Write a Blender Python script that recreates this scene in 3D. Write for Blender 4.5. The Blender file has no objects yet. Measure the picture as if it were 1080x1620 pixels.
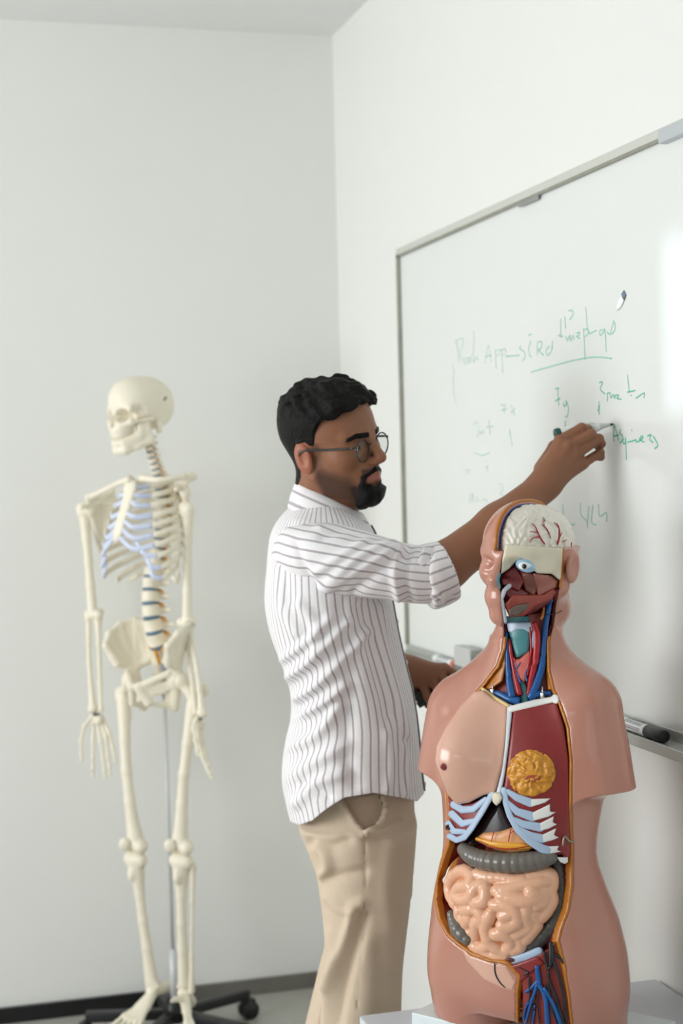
import bpy, bmesh, math, random
import numpy as np
import openvdb as vdb
from mathutils import Vector, Matrix

random.seed(4)
RNG = np.random.default_rng(7)
SC = bpy.context.scene
COL = SC.collection

# ------------------------------------------------------------------ camera
# room: right wall is the plane x = 0, back wall y = 0, floor z = 0; the room lies towards -x, -y.
F_PX, EYE = 2475.0, 1.625
PITCH, ROLL, YAW = math.atan(73.0 / F_PX), 0.025, -0.2740
CX, CY = -1.330, -4.703            # where the camera stands in the room
cy_, sy_ = math.cos(YAW), math.sin(YAW)


def W(p):
    """a point measured from the camera's standing place (right, ahead, up) -> room coordinates"""
    return Vector((CX + cy_ * p[0] - sy_ * p[1], CY + sy_ * p[0] + cy_ * p[1], p[2]))


FWD = np.array([0, math.cos(PITCH), -math.sin(PITCH)])
UP0 = np.array([0, math.sin(PITCH), math.cos(PITCH)])
RGT0 = np.array([1.0, 0, 0])
RGT = math.cos(ROLL) * RGT0 - math.sin(ROLL) * UP0
UPV = math.sin(ROLL) * RGT0 + math.cos(ROLL) * UP0
cam_data = bpy.data.cameras.new('camera')
cam_data.sensor_fit = 'VERTICAL'
cam_data.sensor_height = 36.0
cam_data.sensor_width = 24.0
cam_data.lens = 36.0 * F_PX / 1620.0
cam_data.dof.use_dof = True
cam_data.dof.focus_distance = 2.52
cam_data.dof.aperture_fstop = 4.0
cam = bpy.data.objects.new('camera', cam_data)
COL.objects.link(cam)
_R = Matrix(((RGT[0], UPV[0], -FWD[0]), (RGT[1], UPV[1], -FWD[1]), (RGT[2], UPV[2], -FWD[2])))
cam.matrix_world = Matrix.Translation((CX, CY, EYE)) @ (Matrix.Rotation(YAW, 3, 'Z') @ _R).to_4x4()
SC.camera = cam

# ------------------------------------------------------------------ light
SC.view_settings.view_transform = 'Standard'
SC.view_settings.look = 'None'
SC.view_settings.exposure = 0.19
SC.view_settings.gamma = 1.0
SC.view_settings.use_curve_mapping = False
world = bpy.data.worlds.new('sky')
SC.world = world
world.use_nodes = True
world.node_tree.nodes['Background'].inputs[0].default_value = (0.75, 0.86, 1.0, 1)
world.node_tree.nodes['Background'].inputs[1].default_value = 1.0
SC.cycles.max_bounces = 10
SC.cycles.diffuse_bounces = 6
SC.cycles.sample_clamp_indirect = 6.0

ROOM_X, ROOM_Y, ROOM_Z = -4.4, -8.2, 2.955


def window_light(name, loc, rot, sx, sy, power, col=(1, 1, 1)):
    l = bpy.data.lights.new(name, 'AREA')
    l.shape = 'RECTANGLE'
    l.size, l.size_y, l.energy, l.color = sx, sy, power, col
    o = bpy.data.objects.new(name, l)
    o.location, o.rotation_euler = loc, rot
    COL.objects.link(o)
    return o


# daylight at the large left window, the added slit and the window behind the camera
window_light('window_daylight', (ROOM_X + 0.03, -2.12, 1.68), (0, -math.pi / 2, 0), 1.65, 2.15, 88, (1.0, 0.99, 0.98))
window_light('window_daylight', (ROOM_X + 0.03, -5.02, 1.98), (0, -math.pi / 2, 0), .26, 1.4, 5, (1.0, 0.99, 0.98))
window_light('window_daylight', (-2.0, ROOM_Y + 0.03, 1.75), (math.pi / 2, 0, 0), 2.6, 1.6, 3, (1.0, 0.985, 0.96))

# added spot outside; the made-up slit shapes its patch on the board's far right
spot = bpy.data.lights.new('added_board_spot', 'SPOT')
spot.energy, spot.color, spot.spot_size, spot.spot_blend, spot.shadow_soft_size = 3600, (0.80, 0.90, 1.0), math.radians(9.5), .08, .06
so0 = bpy.data.objects.new('added_board_spot', spot)
B0, BD = Vector((0, -2.93, 1.84)), Vector((-4.4, -1.92, .12)).normalized()
so0.location = B0 + BD * 15
so0.rotation_euler = (so0.location - Vector((ROOM_X, -5.02, 1.975))).to_track_quat('Z', 'Y').to_euler()
COL.objects.link(so0)


# ------------------------------------------------------------------ materials
def lin(c):
    return tuple(((v / 255 + 0.055) / 1.055) ** 2.4 if v / 255 > 0.04045 else v / 255 / 12.92 for v in c)


MATS = {}


def mat(name, rgb, rough=0.5, metal=0.0, var=0.0, vscale=30.0, bump=0.0, bscale=60.0, spec=0.5, sss=0.0, coat=0.0, trans=0.0):
    """a procedural principled material: noise varies the colour a little and bumps the surface"""
    if name in MATS:
        return MATS[name]
    m = bpy.data.materials.new(name)
    m.use_nodes = True
    nt = m.node_tree
    b = nt.nodes['Principled BSDF']
    c = lin(rgb)
    b.inputs['Base Color'].default_value = (*c, 1)
    b.inputs['Roughness'].default_value = rough
    b.inputs['Metallic'].default_value = metal
    b.inputs['Specular IOR Level'].default_value = spec
    b.inputs['Coat Weight'].default_value = coat
    b.inputs['Coat Roughness'].default_value = 0.12
    b.inputs['Transmission Weight'].default_value = trans
    if sss:
        b.inputs['Subsurface Weight'].default_value = sss
        b.inputs['Subsurface Radius'].default_value = (0.012, 0.005, 0.003)
        b.inputs['Subsurface Scale'].default_value = 1.0
    if var or bump:
        tc = nt.nodes.new('ShaderNodeTexCoord')
    if var:
        n = nt.nodes.new('ShaderNodeTexNoise')
        n.inputs['Scale'].default_value = vscale
        n.inputs['Detail'].default_value = 5
        nt.links.new(tc.outputs['Object'], n.inputs['Vector'])
        mx = nt.nodes.new('ShaderNodeMix')
        mx.data_type = 'RGBA'
        mx.inputs['A'].default_value = (*[v * (1 - var) for v in c], 1)
        mx.inputs['B'].default_value = (*[min(1, v * (1 + var)) for v in c], 1)
        nt.links.new(n.outputs['Fac'], mx.inputs['Factor'])
        nt.links.new(mx.outputs['Result'], b.inputs['Base Color'])
    if bump:
        n2 = nt.nodes.new('ShaderNodeTexNoise')
        n2.inputs['Scale'].default_value = bscale
        n2.inputs['Detail'].default_value = 4
        nt.links.new(tc.outputs['Object'], n2.inputs['Vector'])
        bp = nt.nodes.new('ShaderNodeBump')
        bp.inputs['Strength'].default_value = bump
        bp.inputs['Distance'].default_value = 0.004
        nt.links.new(n2.outputs['Fac'], bp.inputs['Height'])
        nt.links.new(bp.outputs['Normal'], b.inputs['Normal'])
    MATS[name] = m
    return m


def attr_mat(name, base, layers, rough=0.5, **kw):
    """base colour mixed with other colours by float attributes of the mesh: layers = [(attribute, rgb), ...]"""
    m = mat(name, base, rough, **kw)
    nt = m.node_tree
    b = nt.nodes['Principled BSDF']
    src = b.inputs['Base Color'].links[0].from_socket if b.inputs['Base Color'].links else None
    for at, rgb in layers:
        a = nt.nodes.new('ShaderNodeAttribute')
        a.attribute_name = at
        mx = nt.nodes.new('ShaderNodeMix')
        mx.data_type = 'RGBA'
        if src is None:
            mx.inputs['A'].default_value = (*lin(base), 1)
        else:
            nt.links.new(src, mx.inputs['A'])
        mx.inputs['B'].default_value = (*lin(rgb), 1)
        nt.links.new(a.outputs['Fac'], mx.inputs['Factor'])
        src = mx.outputs['Result']
    nt.links.new(src, b.inputs['Base Color'])
    return m


def lens_glass(name, tint, amount=.9):
    """clear thin glass: mostly see-through with a mirror-like sheen at glancing angles"""
    m = bpy.data.materials.new(name)
    m.use_nodes = True
    nt = m.node_tree
    nt.nodes.clear()
    out = nt.nodes.new('ShaderNodeOutputMaterial')
    tr = nt.nodes.new('ShaderNodeBsdfTransparent')
    tr.inputs['Color'].default_value = (*lin(tint), 1)
    gl = nt.nodes.new('ShaderNodeBsdfGlossy')
    gl.inputs['Roughness'].default_value = .02
    fr = nt.nodes.new('ShaderNodeMath')
    fr.operation = 'MULTIPLY_ADD'
    lw = nt.nodes.new('ShaderNodeLayerWeight')
    pw = nt.nodes.new('ShaderNodeMath')
    pw.operation = 'POWER'
    pw.inputs[1].default_value = 4.0
    nt.links.new(lw.outputs['Facing'], pw.inputs[0])
    nt.links.new(pw.outputs[0], fr.inputs[0])
    fr.inputs[1].default_value = .5
    fr.inputs[2].default_value = .03
    mx = nt.nodes.new('ShaderNodeMixShader')
    nt.links.new(fr.outputs[0], mx.inputs[0])
    nt.links.new(tr.outputs[0], mx.inputs[1])
    nt.links.new(gl.outputs[0], mx.inputs[2])
    nt.links.new(mx.outputs[0], out.inputs[0])
    MATS[name] = m
    return m


# ------------------------------------------------------------------ objects
def mesh_obj(name, verts, faces, m, parent=None, smooth=True, attrs=None, local=None):
    """one mesh object; verts are measured from the camera's standing place unless local; parent = its root"""
    me = bpy.data.meshes.new(name)
    v = np.asarray(verts, dtype=np.float64).reshape(-1, 3)
    if not local:
        v = to_local(v, parent)
    me.from_pydata(v.tolist(), [], [list(map(int, f)) for f in faces])
    if smooth:
        me.polygons.foreach_set('use_smooth', [True] * len(me.polygons))
    for k, arr in (attrs or {}).items():
        a = me.attributes.new(k, 'FLOAT', 'POINT')
        a.data.foreach_set('value', np.asarray(arr, dtype=np.float32))
    me.materials.append(m)
    me.update()
    o = bpy.data.objects.new(name, me)
    COL.objects.link(o)
    if parent is not None:
        o.parent = parent
    elif not local:
        o.location = (0, 0, 0)
    return o


ROOTS = {}


def root_of(o):
    while o.name not in ROOTS:
        o = o.parent
    return ROOTS[o.name]


def to_local(v, parent):
    if parent is None:
        c, s = cy_, sy_
        return np.stack([CX + c * v[:, 0] - s * v[:, 1], CY + s * v[:, 0] + c * v[:, 1], v[:, 2]], 1)
    loc, rz = root_of(parent)
    d = v - np.asarray(loc)
    c, s = math.cos(-rz), math.sin(-rz)
    return np.stack([c * d[:, 0] - s * d[:, 1], s * d[:, 0] + c * d[:, 1], d[:, 2]], 1)


def tag(o, label=None, cat=None, group=None, kind=None):
    for k, v in (('label', label), ('category', cat), ('group', group), ('kind', kind)):
        if v:
            o[k] = v
    return o


def thing(name, loc, rz, label, cat, group=None):
    """an Empty at the base of a thing; loc and rz are measured from the camera's standing place"""
    o = bpy.data.objects.new(name, None)
    o.empty_display_size = 0.1
    COL.objects.link(o)
    o.location = W(loc)
    o.rotation_euler = (0, 0, YAW + rz)
    ROOTS[o.name] = (loc, rz)
    return tag(o, label, cat, group)


# ------------------------------------------------------------------ sight lines
def P(px, py, depth):
    """the point at that depth (metres ahead of the camera) seen at photo pixel px, py"""
    d = FWD + (px - 540.0) / F_PX * RGT + (810.0 - py) / F_PX * UPV
    return np.array([0, 0, EYE]) + d * (depth / d[1])


def PX(x, y, z):
    """photo pixel of points"""
    dx, dy, dz = x, y, z - EYE
    zc = dx * FWD[0] + dy * FWD[1] + dz * FWD[2]
    u = 540.0 + F_PX * (dx * RGT[0] + dy * RGT[1] + dz * RGT[2]) / zc
    v = 810.0 - F_PX * (dx * UPV[0] + dy * UPV[1] + dz * UPV[2]) / zc
    return u, v


def hit(f, px, py, y0, y1, o=0.0, n=200):
    """first point on the sight line with f < o between depths y0 and y1 (else the closest)"""
    ys = np.linspace(y0, y1, n)
    d = FWD + (px - 540.0) / F_PX * RGT + (810.0 - py) / F_PX * UPV
    pts = np.array([0, 0, EYE])[None, :] + d[None, :] * (ys / d[1])[:, None]
    v = f(pts[:, 0], pts[:, 1], pts[:, 2]) - o
    idx = np.nonzero(v < 0)[0]
    if len(idx) == 0:
        return pts[np.argmin(v)]
    i = idx[0]
    if i == 0:
        return pts[0]
    t = v[i - 1] / (v[i - 1] - v[i])
    return pts[i - 1] * (1 - t) + pts[i] * t


# ------------------------------------------------------------------ distance fields
def smin(a, b, k):
    if k <= 0:
        return np.minimum(a, b)
    h = np.clip(0.5 + 0.5 * (b - a) / k, 0, 1)
    return b * (1 - h) + a * h - k * h * (1 - h)


def smax(a, b, k):
    return -smin(-a, -b, k)


def cone(a, b, ra, rb):
    a, b = np.asarray(a, float), np.asarray(b, float)
    ba = b - a
    L = float(ba @ ba) + 1e-12

    def f(x, y, z):
        t = np.clip(((x - a[0]) * ba[0] + (y - a[1]) * ba[1] + (z - a[2]) * ba[2]) / L, 0, 1)
        return np.sqrt((x - a[0] - t * ba[0]) ** 2 + (y - a[1] - t * ba[1]) ** 2 + (z - a[2] - t * ba[2]) ** 2) - (ra + (rb - ra) * t)
    r = max(ra, rb)
    f.lo, f.hi = np.minimum(a, b) - r, np.maximum(a, b) + r
    return f


def ell(c, r, M=None):
    """ellipsoid; M = 3x3 whose columns are its axes"""
    c, r = np.asarray(c, float), np.asarray(r, float)

    def f(x, y, z):
        dx, dy, dz = x - c[0], y - c[1], z - c[2]
        if M is not None:
            dx, dy, dz = (M[0][0] * dx + M[1][0] * dy + M[2][0] * dz, M[0][1] * dx + M[1][1] * dy + M[2][1] * dz,
                          M[0][2] * dx + M[1][2] * dy + M[2][2] * dz)
        k0 = np.sqrt((dx / r[0]) ** 2 + (dy / r[1]) ** 2 + (dz / r[2]) ** 2)
        k1 = np.sqrt((dx / r[0] ** 2) ** 2 + (dy / r[1] ** 2) ** 2 + (dz / r[2] ** 2) ** 2) + 1e-9
        return k0 * (k0 - 1) / k1
    R = r if M is None else np.full(3, r.max())
    f.lo, f.hi = c - R, c + R
    return f


def rot(axis, deg):
    return np.array(Matrix.Rotation(math.radians(deg), 3, axis))


def tri(a, b, c, r):
    """a rounded triangular plate of half-thickness r"""
    a, b, c = (np.asarray(q, float) for q in (a, b, c))
    ba, cb, ac = b - a, c - b, a - c
    n = np.cross(ba, a - c)

    def f(x, y, z):
        pa = (x - a[0], y - a[1], z - a[2])
        pb = (x - b[0], y - b[1], z - b[2])
        pc = (x - c[0], y - c[1], z - c[2])
        dot = lambda u, w: u[0] * w[0] + u[1] * w[1] + u[2] * w[2]
        edge = []
        for e, q in ((ba, pa), (cb, pb), (ac, pc)):
            t = np.clip(dot(e, q) / (e @ e), 0, 1)
            edge.append((q[0] - t * e[0]) ** 2 + (q[1] - t * e[1]) ** 2 + (q[2] - t * e[2]) ** 2)
        inside = (np.sign(dot(np.cross(ba, n), pa)) + np.sign(dot(np.cross(cb, n), pb)) + np.sign(dot(np.cross(ac, n), pc)))
        plane = dot(n, pa) ** 2 / (n @ n)
        return np.sqrt(np.where(np.abs(inside) >= 2.5, plane, np.minimum(np.minimum(edge[0], edge[1]), edge[2]))) - r
    q = np.array([a, b, c])
    f.lo, f.hi = q.min(0) - r, q.max(0) + r
    return f


class Vol:
    def __init__(s, lo, hi, h):
        s.lo, s.h = np.asarray(lo, float), h
        s.n = np.ceil((np.asarray(hi, float) - s.lo) / h).astype(int) + 1
        s.ax = [(s.lo[i] + h * np.arange(s.n[i])).astype(np.float32) for i in range(3)]
        s.d = np.full(s.n, 9.0, np.float32)

    def like(s):
        o = object.__new__(Vol)
        o.lo, o.h, o.n, o.ax = s.lo, s.h, s.n, s.ax
        o.d = np.full(s.n, 9.0, np.float32)
        return o

    def win(s, lo, hi):
        i0 = np.clip(np.floor((np.asarray(lo) - s.lo) / s.h).astype(int), 0, s.n)
        i1 = np.clip(np.ceil((np.asarray(hi) - s.lo) / s.h).astype(int) + 1, 0, s.n)
        sl = tuple(slice(a, b) for a, b in zip(i0, i1))
        return sl, s.ax[0][sl[0]][:, None, None], s.ax[1][sl[1]][None, :, None], s.ax[2][sl[2]][None, None, :]

    def add(s, f, k=0.0, pad=None):
        m = (k + 3 * s.h) if pad is None else pad
        sl, x, y, z = s.win(f.lo - m, f.hi + m)
        if s.d[sl].size:
            s.d[sl] = smin(s.d[sl], f(x, y, z), k)
        return s

    def cut(s, f, k=0.0):
        m = k + 3 * s.h
        sl, x, y, z = s.win(f.lo - m, f.hi + m)
        if s.d[sl].size:
            s.d[sl] = smax(s.d[sl], -f(x, y, z), k)
        return s

    def all(s):
        return s.ax[0][:, None, None], s.ax[1][None, :, None], s.ax[2][None, None, :]

    def mesh(s):
        d = np.ascontiguousarray(np.clip(s.d, -4 * s.h, 4 * s.h))
        for a in range(3):       # close the surface at the border
            sl = [slice(None)] * 3
            for e in (0, -1):
                sl[a] = e
                d[tuple(sl)] = np.maximum(d[tuple(sl)], s.h)
                sl[a] = slice(None)
        g = vdb.FloatGrid(float(4 * s.h))
        g.copyFromArray(d)
        p, q = g.convertToQuads(0.0)
        return p * s.h + s.lo, q[:, ::-1] if FLIP else q


FLIP = True


def chain(pts, radii):
    return [cone(pts[i], pts[i + 1], radii[i], radii[i + 1]) for i in range(len(pts) - 1)]


def blob(prims, h, k=0.004, cuts=(), kc=0.002):
    """mesh of a smooth union of shapes"""
    lo = np.min([p.lo for p in prims], 0) - 4 * h - k
    hi = np.max([p.hi for p in prims], 0) + 4 * h + k
    v = Vol(lo, hi, h)
    for p in prims:
        v.add(p, k)
    for c in cuts:
        v.cut(c, kc)
    return v


def blob_obj(name, prims, h, m, parent, k=0.004, cuts=(), kc=0.002, post=None, local=None):
    v = blob(prims, h, k, cuts, kc)
    if post:
        post(v)
    p, q = v.mesh()
    return mesh_obj(name, p, q, m, parent, local=local)


def frame_of(t, up=(0, 0, 1)):
    t = t / (np.linalg.norm(t) + 1e-12)
    u = np.asarray(up, float)
    if abs(t @ u) > 0.95:
        u = np.array([1.0, 0, 0])
    a = np.cross(u, t)
    a /= np.linalg.norm(a)
    return a, np.cross(t, a)


def spline(pts, n):
    """Catmull-Rom through the points (rows may hold extra values)"""
    p = np.asarray(pts, float)
    if len(p) < 3:
        t = np.linspace(0, 1, n)[:, None]
        return p[0] * (1 - t) + p[-1] * t
    q = np.vstack([2 * p[0] - p[1], p, 2 * p[-1] - p[-2]])
    out = []
    for s in np.linspace(0, len(p) - 1, n):
        i = min(int(s), len(p) - 2)
        t = s - i
        a, b, c, d = q[i], q[i + 1], q[i + 2], q[i + 3]
        out.append(0.5 * (2 * b + (c - a) * t + (2 * a - 5 * b + 4 * c - d) * t * t + (3 * b - a - 3 * c + d) * t ** 3))
    return np.array(out)


def tube(pts, radii, seg=10, flat=None, up=(0, 0, 1)):
    """verts, faces of a capped tube; flat = (width, height) multipliers of the radius along the frame axes"""
    pts = np.asarray(pts, float)
    n = len(pts)
    radii = np.broadcast_to(np.asarray(radii, float), (n,))
    V, Fc = [], []
    wf, hf = flat or (1, 1)
    for i in range(n):
        t = pts[min(i + 1, n - 1)] - pts[max(i - 1, 0)]
        a, b = frame_of(t, up)
        for j in range(seg):
            th = 2 * math.pi * j / seg
            V.append(pts[i] + radii[i] * (wf * math.cos(th) * a + hf * math.sin(th) * b))
    for i in range(n - 1):
        for j in range(seg):
            k = (j + 1) % seg
            Fc.append((i * seg + j, i * seg + k, (i + 1) * seg + k, (i + 1) * seg + j))
    Fc.append(tuple(range(seg - 1, -1, -1)))
    Fc.append(tuple(range((n - 1) * seg, n * seg)))
    return V, Fc


class MB:
    """collects shapes for one mesh"""
    def __init__(s):
        s.v, s.f = [], []

    def put(s, vf):
        n = len(s.v)
        s.v += [list(map(float, p)) for p in vf[0]]
        s.f += [tuple(i + n for i in f) for f in vf[1]]
        return s

    def tube(s, pts, r, seg=10, flat=None, up=(0, 0, 1)):
        return s.put(tube(pts, r, seg, flat, up))

    def obj(s, name, m, parent, smooth=True, **kw):
        return mesh_obj(name, s.v, s.f, m, parent, smooth, **kw)


def boxm(c, size, M=None, bev=0.0):
    """bevelled box: verts, faces"""
    bm = bmesh.new()
    bmesh.ops.create_cube(bm, size=1)
    for v in bm.verts:
        v.co = Vector((v.co.x * size[0], v.co.y * size[1], v.co.z * size[2]))
    if bev:
        bmesh.ops.bevel(bm, geom=bm.edges[:], offset=bev, segments=2, affect='EDGES', profile=0.6)
    bm.verts.index_update()
    V = np.array([v.co[:] for v in bm.verts])
    Fc = [tuple(v.index for v in f.verts) for f in bm.faces]
    bm.free()
    if M is not None:
        V = V @ np.asarray(M).T
    return V + np.asarray(c, float), Fc


def solid(o, t, offset=-1.0):
    md = o.modifiers.new('thickness', 'SOLIDIFY')
    md.thickness, md.offset = t, offset
    return o


def polyd(poly):
    """signed distance in pixels to a closed polygon of the photo (negative inside)"""
    p = np.asarray(poly, float)

    def f(u, v):
        best = np.full(np.shape(u), 1e9, np.float32)
        inside = np.zeros(np.shape(u), bool)
        for i in range(len(p)):
            a, b = p[i], p[(i + 1) % len(p)]
            e = b - a
            t = np.clip(((u - a[0]) * e[0] + (v - a[1]) * e[1]) / (e @ e + 1e-9), 0, 1)
            best = np.minimum(best, (u - a[0] - t * e[0]) ** 2 + (v - a[1] - t * e[1]) ** 2)
            if a[1] != b[1]:
                c = ((a[1] <= v) != (b[1] <= v)) & (u < (b[0] - a[0]) * (v - a[1]) / (b[1] - a[1]) + a[0])
                inside ^= c
        d = np.sqrt(best)
        return np.where(inside, -d, d).astype(np.float32)
    f.box = (p.min(0), p.max(0))
    return f


def strokes(lines):
    """distance in pixels to a set of tapered strokes: each line is [(x, y, halfwidth), ...]"""
    L = [np.asarray(l, float) for l in lines]

    def f(u, v):
        best = np.full(np.shape(u), 1e9, np.float32)
        for p in L:
            for a, b in zip(p[:-1], p[1:]):
                e = b[:2] - a[:2]
                t = np.clip(((u - a[0]) * e[0] + (v - a[1]) * e[1]) / (e @ e + 1e-9), 0, 1)
                best = np.minimum(best, np.sqrt((u - a[0] - t * e[0]) ** 2 + (v - a[1] - t * e[1]) ** 2) - (a[2] + (b[2] - a[2]) * t))
        return best
    q = np.vstack(L)
    f.box = (q[:, :2].min(0) - q[:, 2].max(), q[:, :2].max(0) + q[:, 2].max())
    return f


def noise3(x, y, z, s, seed=0):
    """cheap smooth noise in about [-1, 1]"""
    r = np.random.default_rng(seed)
    out = 0
    for i in range(5):
        k = r.normal(size=3)
        k /= np.linalg.norm(k)
        w = s * (0.7 + 0.7 * r.random())
        out = out + np.sin(w * (k[0] * x + k[1] * y + k[2] * z) + 6.28 * r.random() + 1.3 * np.sin(w * 0.6 * (k[1] * x - k[2] * y + k[0] * z)))
    return out / 3.2
# ------------------------------------------------------------------ the room (room coordinates)
wall_m = mat('wall_paint', (233, 234, 231), 0.6, var=0.015, vscale=3, bump=0.05, bscale=40, spec=0.25)
ceil_m = mat('ceiling_paint', (228, 230, 229), 0.8, var=0.01, vscale=2)


def room_box(name, lo, hi, m, parent=None, bev=0.0, smooth=False):
    lo, hi = np.asarray(lo, float), np.asarray(hi, float)
    V, Fc = boxm((lo + hi) / 2, hi - lo, None, bev)
    return mesh_obj(name, V, Fc, m, parent, smooth, local=True)


def tile_floor():
    m = mat('floor_tile', (176, 175, 168), 0.35, var=0.12, vscale=9)
    nt = m.node_tree
    b = nt.nodes['Principled BSDF']
    tc = nt.nodes.new('ShaderNodeTexCoord')
    br = nt.nodes.new('ShaderNodeTexBrick')
    br.offset = 0.0
    br.inputs['Scale'].default_value = 1.0
    br.inputs['Brick Width'].default_value = 0.4
    br.inputs['Row Height'].default_value = 0.4
    br.inputs['Mortar Size'].default_value = 0.003
    br.inputs['Color1'].default_value = (1, 1, 1, 1)
    br.inputs['Color2'].default_value = (0.93, 0.93, 0.93, 1)
    br.inputs['Mortar'].default_value = (0.55, 0.54, 0.52, 1)
    nt.links.new(tc.outputs['Object'], br.inputs['Vector'])
    mx = nt.nodes.new('ShaderNodeMix')
    mx.data_type = 'RGBA'
    mx.blend_type = 'MULTIPLY'
    mx.inputs['Factor'].default_value = 1
    src = b.inputs['Base Color'].links[0].from_socket
    nt.links.new(src, mx.inputs['A'])
    nt.links.new(br.outputs['Color'], mx.inputs['B'])
    nt.links.new(mx.outputs['Result'], b.inputs['Base Color'])
    return m


T = 0.15
tag(room_box('floor', (ROOM_X - T, ROOM_Y - T, -0.1), (T, T, 0), tile_floor()), kind='structure')
tag(room_box('ceiling', (ROOM_X - T, ROOM_Y - T, ROOM_Z), (T, T, ROOM_Z + 0.1), ceil_m), kind='structure')
tag(room_box('wall_right', (0, ROOM_Y - T, 0), (T, T, ROOM_Z), wall_m), kind='structure')
tag(room_box('wall_back', (ROOM_X - T, 0, 0), (0, T, ROOM_Z), wall_m), kind='structure')


def holed_wall(name, axis, at, span, holes):
    """a wall of boxes around its window openings; axis 'x' = plane x = at, openings (a0, a1, z0, z1)"""
    mb = MB()

    def put(a0, a1, z0, z1):
        if axis == 'x':
            lo, hi = np.array((at - T, a0, z0)), np.array((at, a1, z1))
        else:
            lo, hi = np.array((a0, at - T, z0)), np.array((a1, at, z1))
        mb.put(boxm((lo + hi) / 2, hi - lo))
    a = span[0]
    for (a0, a1, z0, z1) in holes:
        put(a, a0, 0, ROOM_Z)
        put(a0, a1, 0, z0)
        put(a0, a1, z1, ROOM_Z)
        a = a1
    put(a, span[1], 0, ROOM_Z)
    return tag(mb.obj(name, wall_m, None, False, local=True), kind='structure')


holed_wall('wall_left', 'x', ROOM_X, (ROOM_Y, 0), [(-5.75, -4.30, 1.82, 2.13), (-3.25, -1.0, 0.82, 2.55)])  # the narrow opening is made up to shape the spot's patch
holed_wall('wall_front', 'y', ROOM_Y, (ROOM_X - T, 0), [(-3.3, -0.7, 0.95, 2.55)])
frame_m = mat('window_frame_paint', (236, 236, 234), 0.4)
glass_m = lens_glass('window_glass', (248, 251, 250))


def window(name, axis, at, a0, a1, z0, z1):
    mb = MB()
    pb = MB()

    def put(b, p0, p1, q0, q1, t0, t1):
        if axis == 'x':
            lo, hi = np.array((at - t1, p0, q0)), np.array((at - t0, p1, q1))
        else:
            lo, hi = np.array((p0, at - t1, q0)), np.array((p1, at - t0, q1))
        b.put(boxm((lo + hi) / 2, hi - lo))
    w = 0.05
    put(mb, a0, a1, z0, z0 + w, .05, .11)
    put(mb, a0, a1, z1 - w, z1, .05, .11)
    for a in (a0, (a0 + a1 - w) / 2, a1 - w):
        put(mb, a, a + w, z0 + w, z1 - w, .05, .11)
    fr = tag(mb.obj(name, frame_m, None, False, local=True), kind='structure')
    put(pb, a0 + w, a1 - w, z0 + w, z1 - w, .075, .081)
    pb.obj('window_pane', glass_m, fr, False, local=True)


window('window_1', 'x', ROOM_X, -3.25, -1.0, 0.82, 2.55)
window('added_slit_window', 'x', ROOM_X, -5.75, -4.30, 1.82, 2.13)  # invented slit, unseen, sized to form the patch of light on the board
window('window_3', 'y', ROOM_Y, -3.3, -0.7, 0.95, 2.55)

# skirting: dark polished tile on the left of the back wall, worn grey stone to its right
black_m = mat('black_skirting', (16, 17, 19), 0.3, var=0.2, vscale=20)
grey_m = mat('grey_skirting', (112, 110, 104), 0.55, var=0.22, vscale=14, bump=0.3, bscale=60)
def on_back(px, py):
    d = FWD + (px - 540.0) / F_PX * RGT + (810.0 - py) / F_PX * UPV
    r = np.array([cy_ * d[0] - sy_ * d[1], sy_ * d[0] + cy_ * d[1], d[2]])
    return np.array([CX, CY, EYE]) + (-CY / r[1]) * r


SKX = on_back(306, 1570)[0]
tag(room_box('baseboard_back', (ROOM_X, -0.016, 0), (SKX, 0, 0.047), black_m, bev=0.002), kind='structure')
tag(room_box('baseboard_back', (SKX + .002, -0.014, 0), (0, 0, 0.047), grey_m, bev=0.002), kind='structure')
tag(room_box('baseboard_right', (-0.014, ROOM_Y, 0), (0, -0.016, 0.047), grey_m, bev=0.002), kind='structure')
# ------------------------------------------------------------------ whiteboard on the right wall (room coordinates)
def unroom(p):
    dx, dy = p[0] - CX, p[1] - CY
    return np.array([cy_ * dx + sy_ * dy, -sy_ * dx + cy_ * dy, p[2]])


def on_wall(px, py, x):
    """room point where the sight line meets the plane at that room x"""
    d = FWD + (px - 540.0) / F_PX * RGT + (810.0 - py) / F_PX * UPV
    r = np.array([cy_ * d[0] - sy_ * d[1], sy_ * d[0] + cy_ * d[1], d[2]])
    t = (x - CX) / r[0]
    return np.array([CX, CY, EYE]) + t * r


alu = mat('brushed_aluminium', (208, 209, 202), 0.45, metal=0.25, var=0.05, vscale=60)
alu_dark = mat('dark_aluminium_edge', (150, 150, 138), 0.45, metal=0.3, var=0.25, vscale=25)  # darker grey for the left rail and the top rail's lower edge
board_m = mat('whiteboard_enamel', (228, 231, 229), 0.16, var=0.01, vscale=2, spec=0.5)
BY0, BY1, BZ0, BZ1 = -0.642, -3.35, 1.133, 2.195
wb = bpy.data.objects.new('whiteboard', None)
COL.objects.link(wb)
wb.location = (0, (BY0 + BY1) / 2, BZ0)
tag(wb, 'large white board with green handwriting hung on the right wall', 'whiteboard')


def rel(v, o=wb):
    return np.asarray(v, float) - np.array(o.location)


def wbox(mb, lo, hi, bev=0.0):
    lo, hi = np.asarray(lo, float), np.asarray(hi, float)
    V, Fc = boxm((lo + hi) / 2, np.abs(hi - lo), None, bev)
    mb.put((rel(V), Fc))
    return mb


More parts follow.
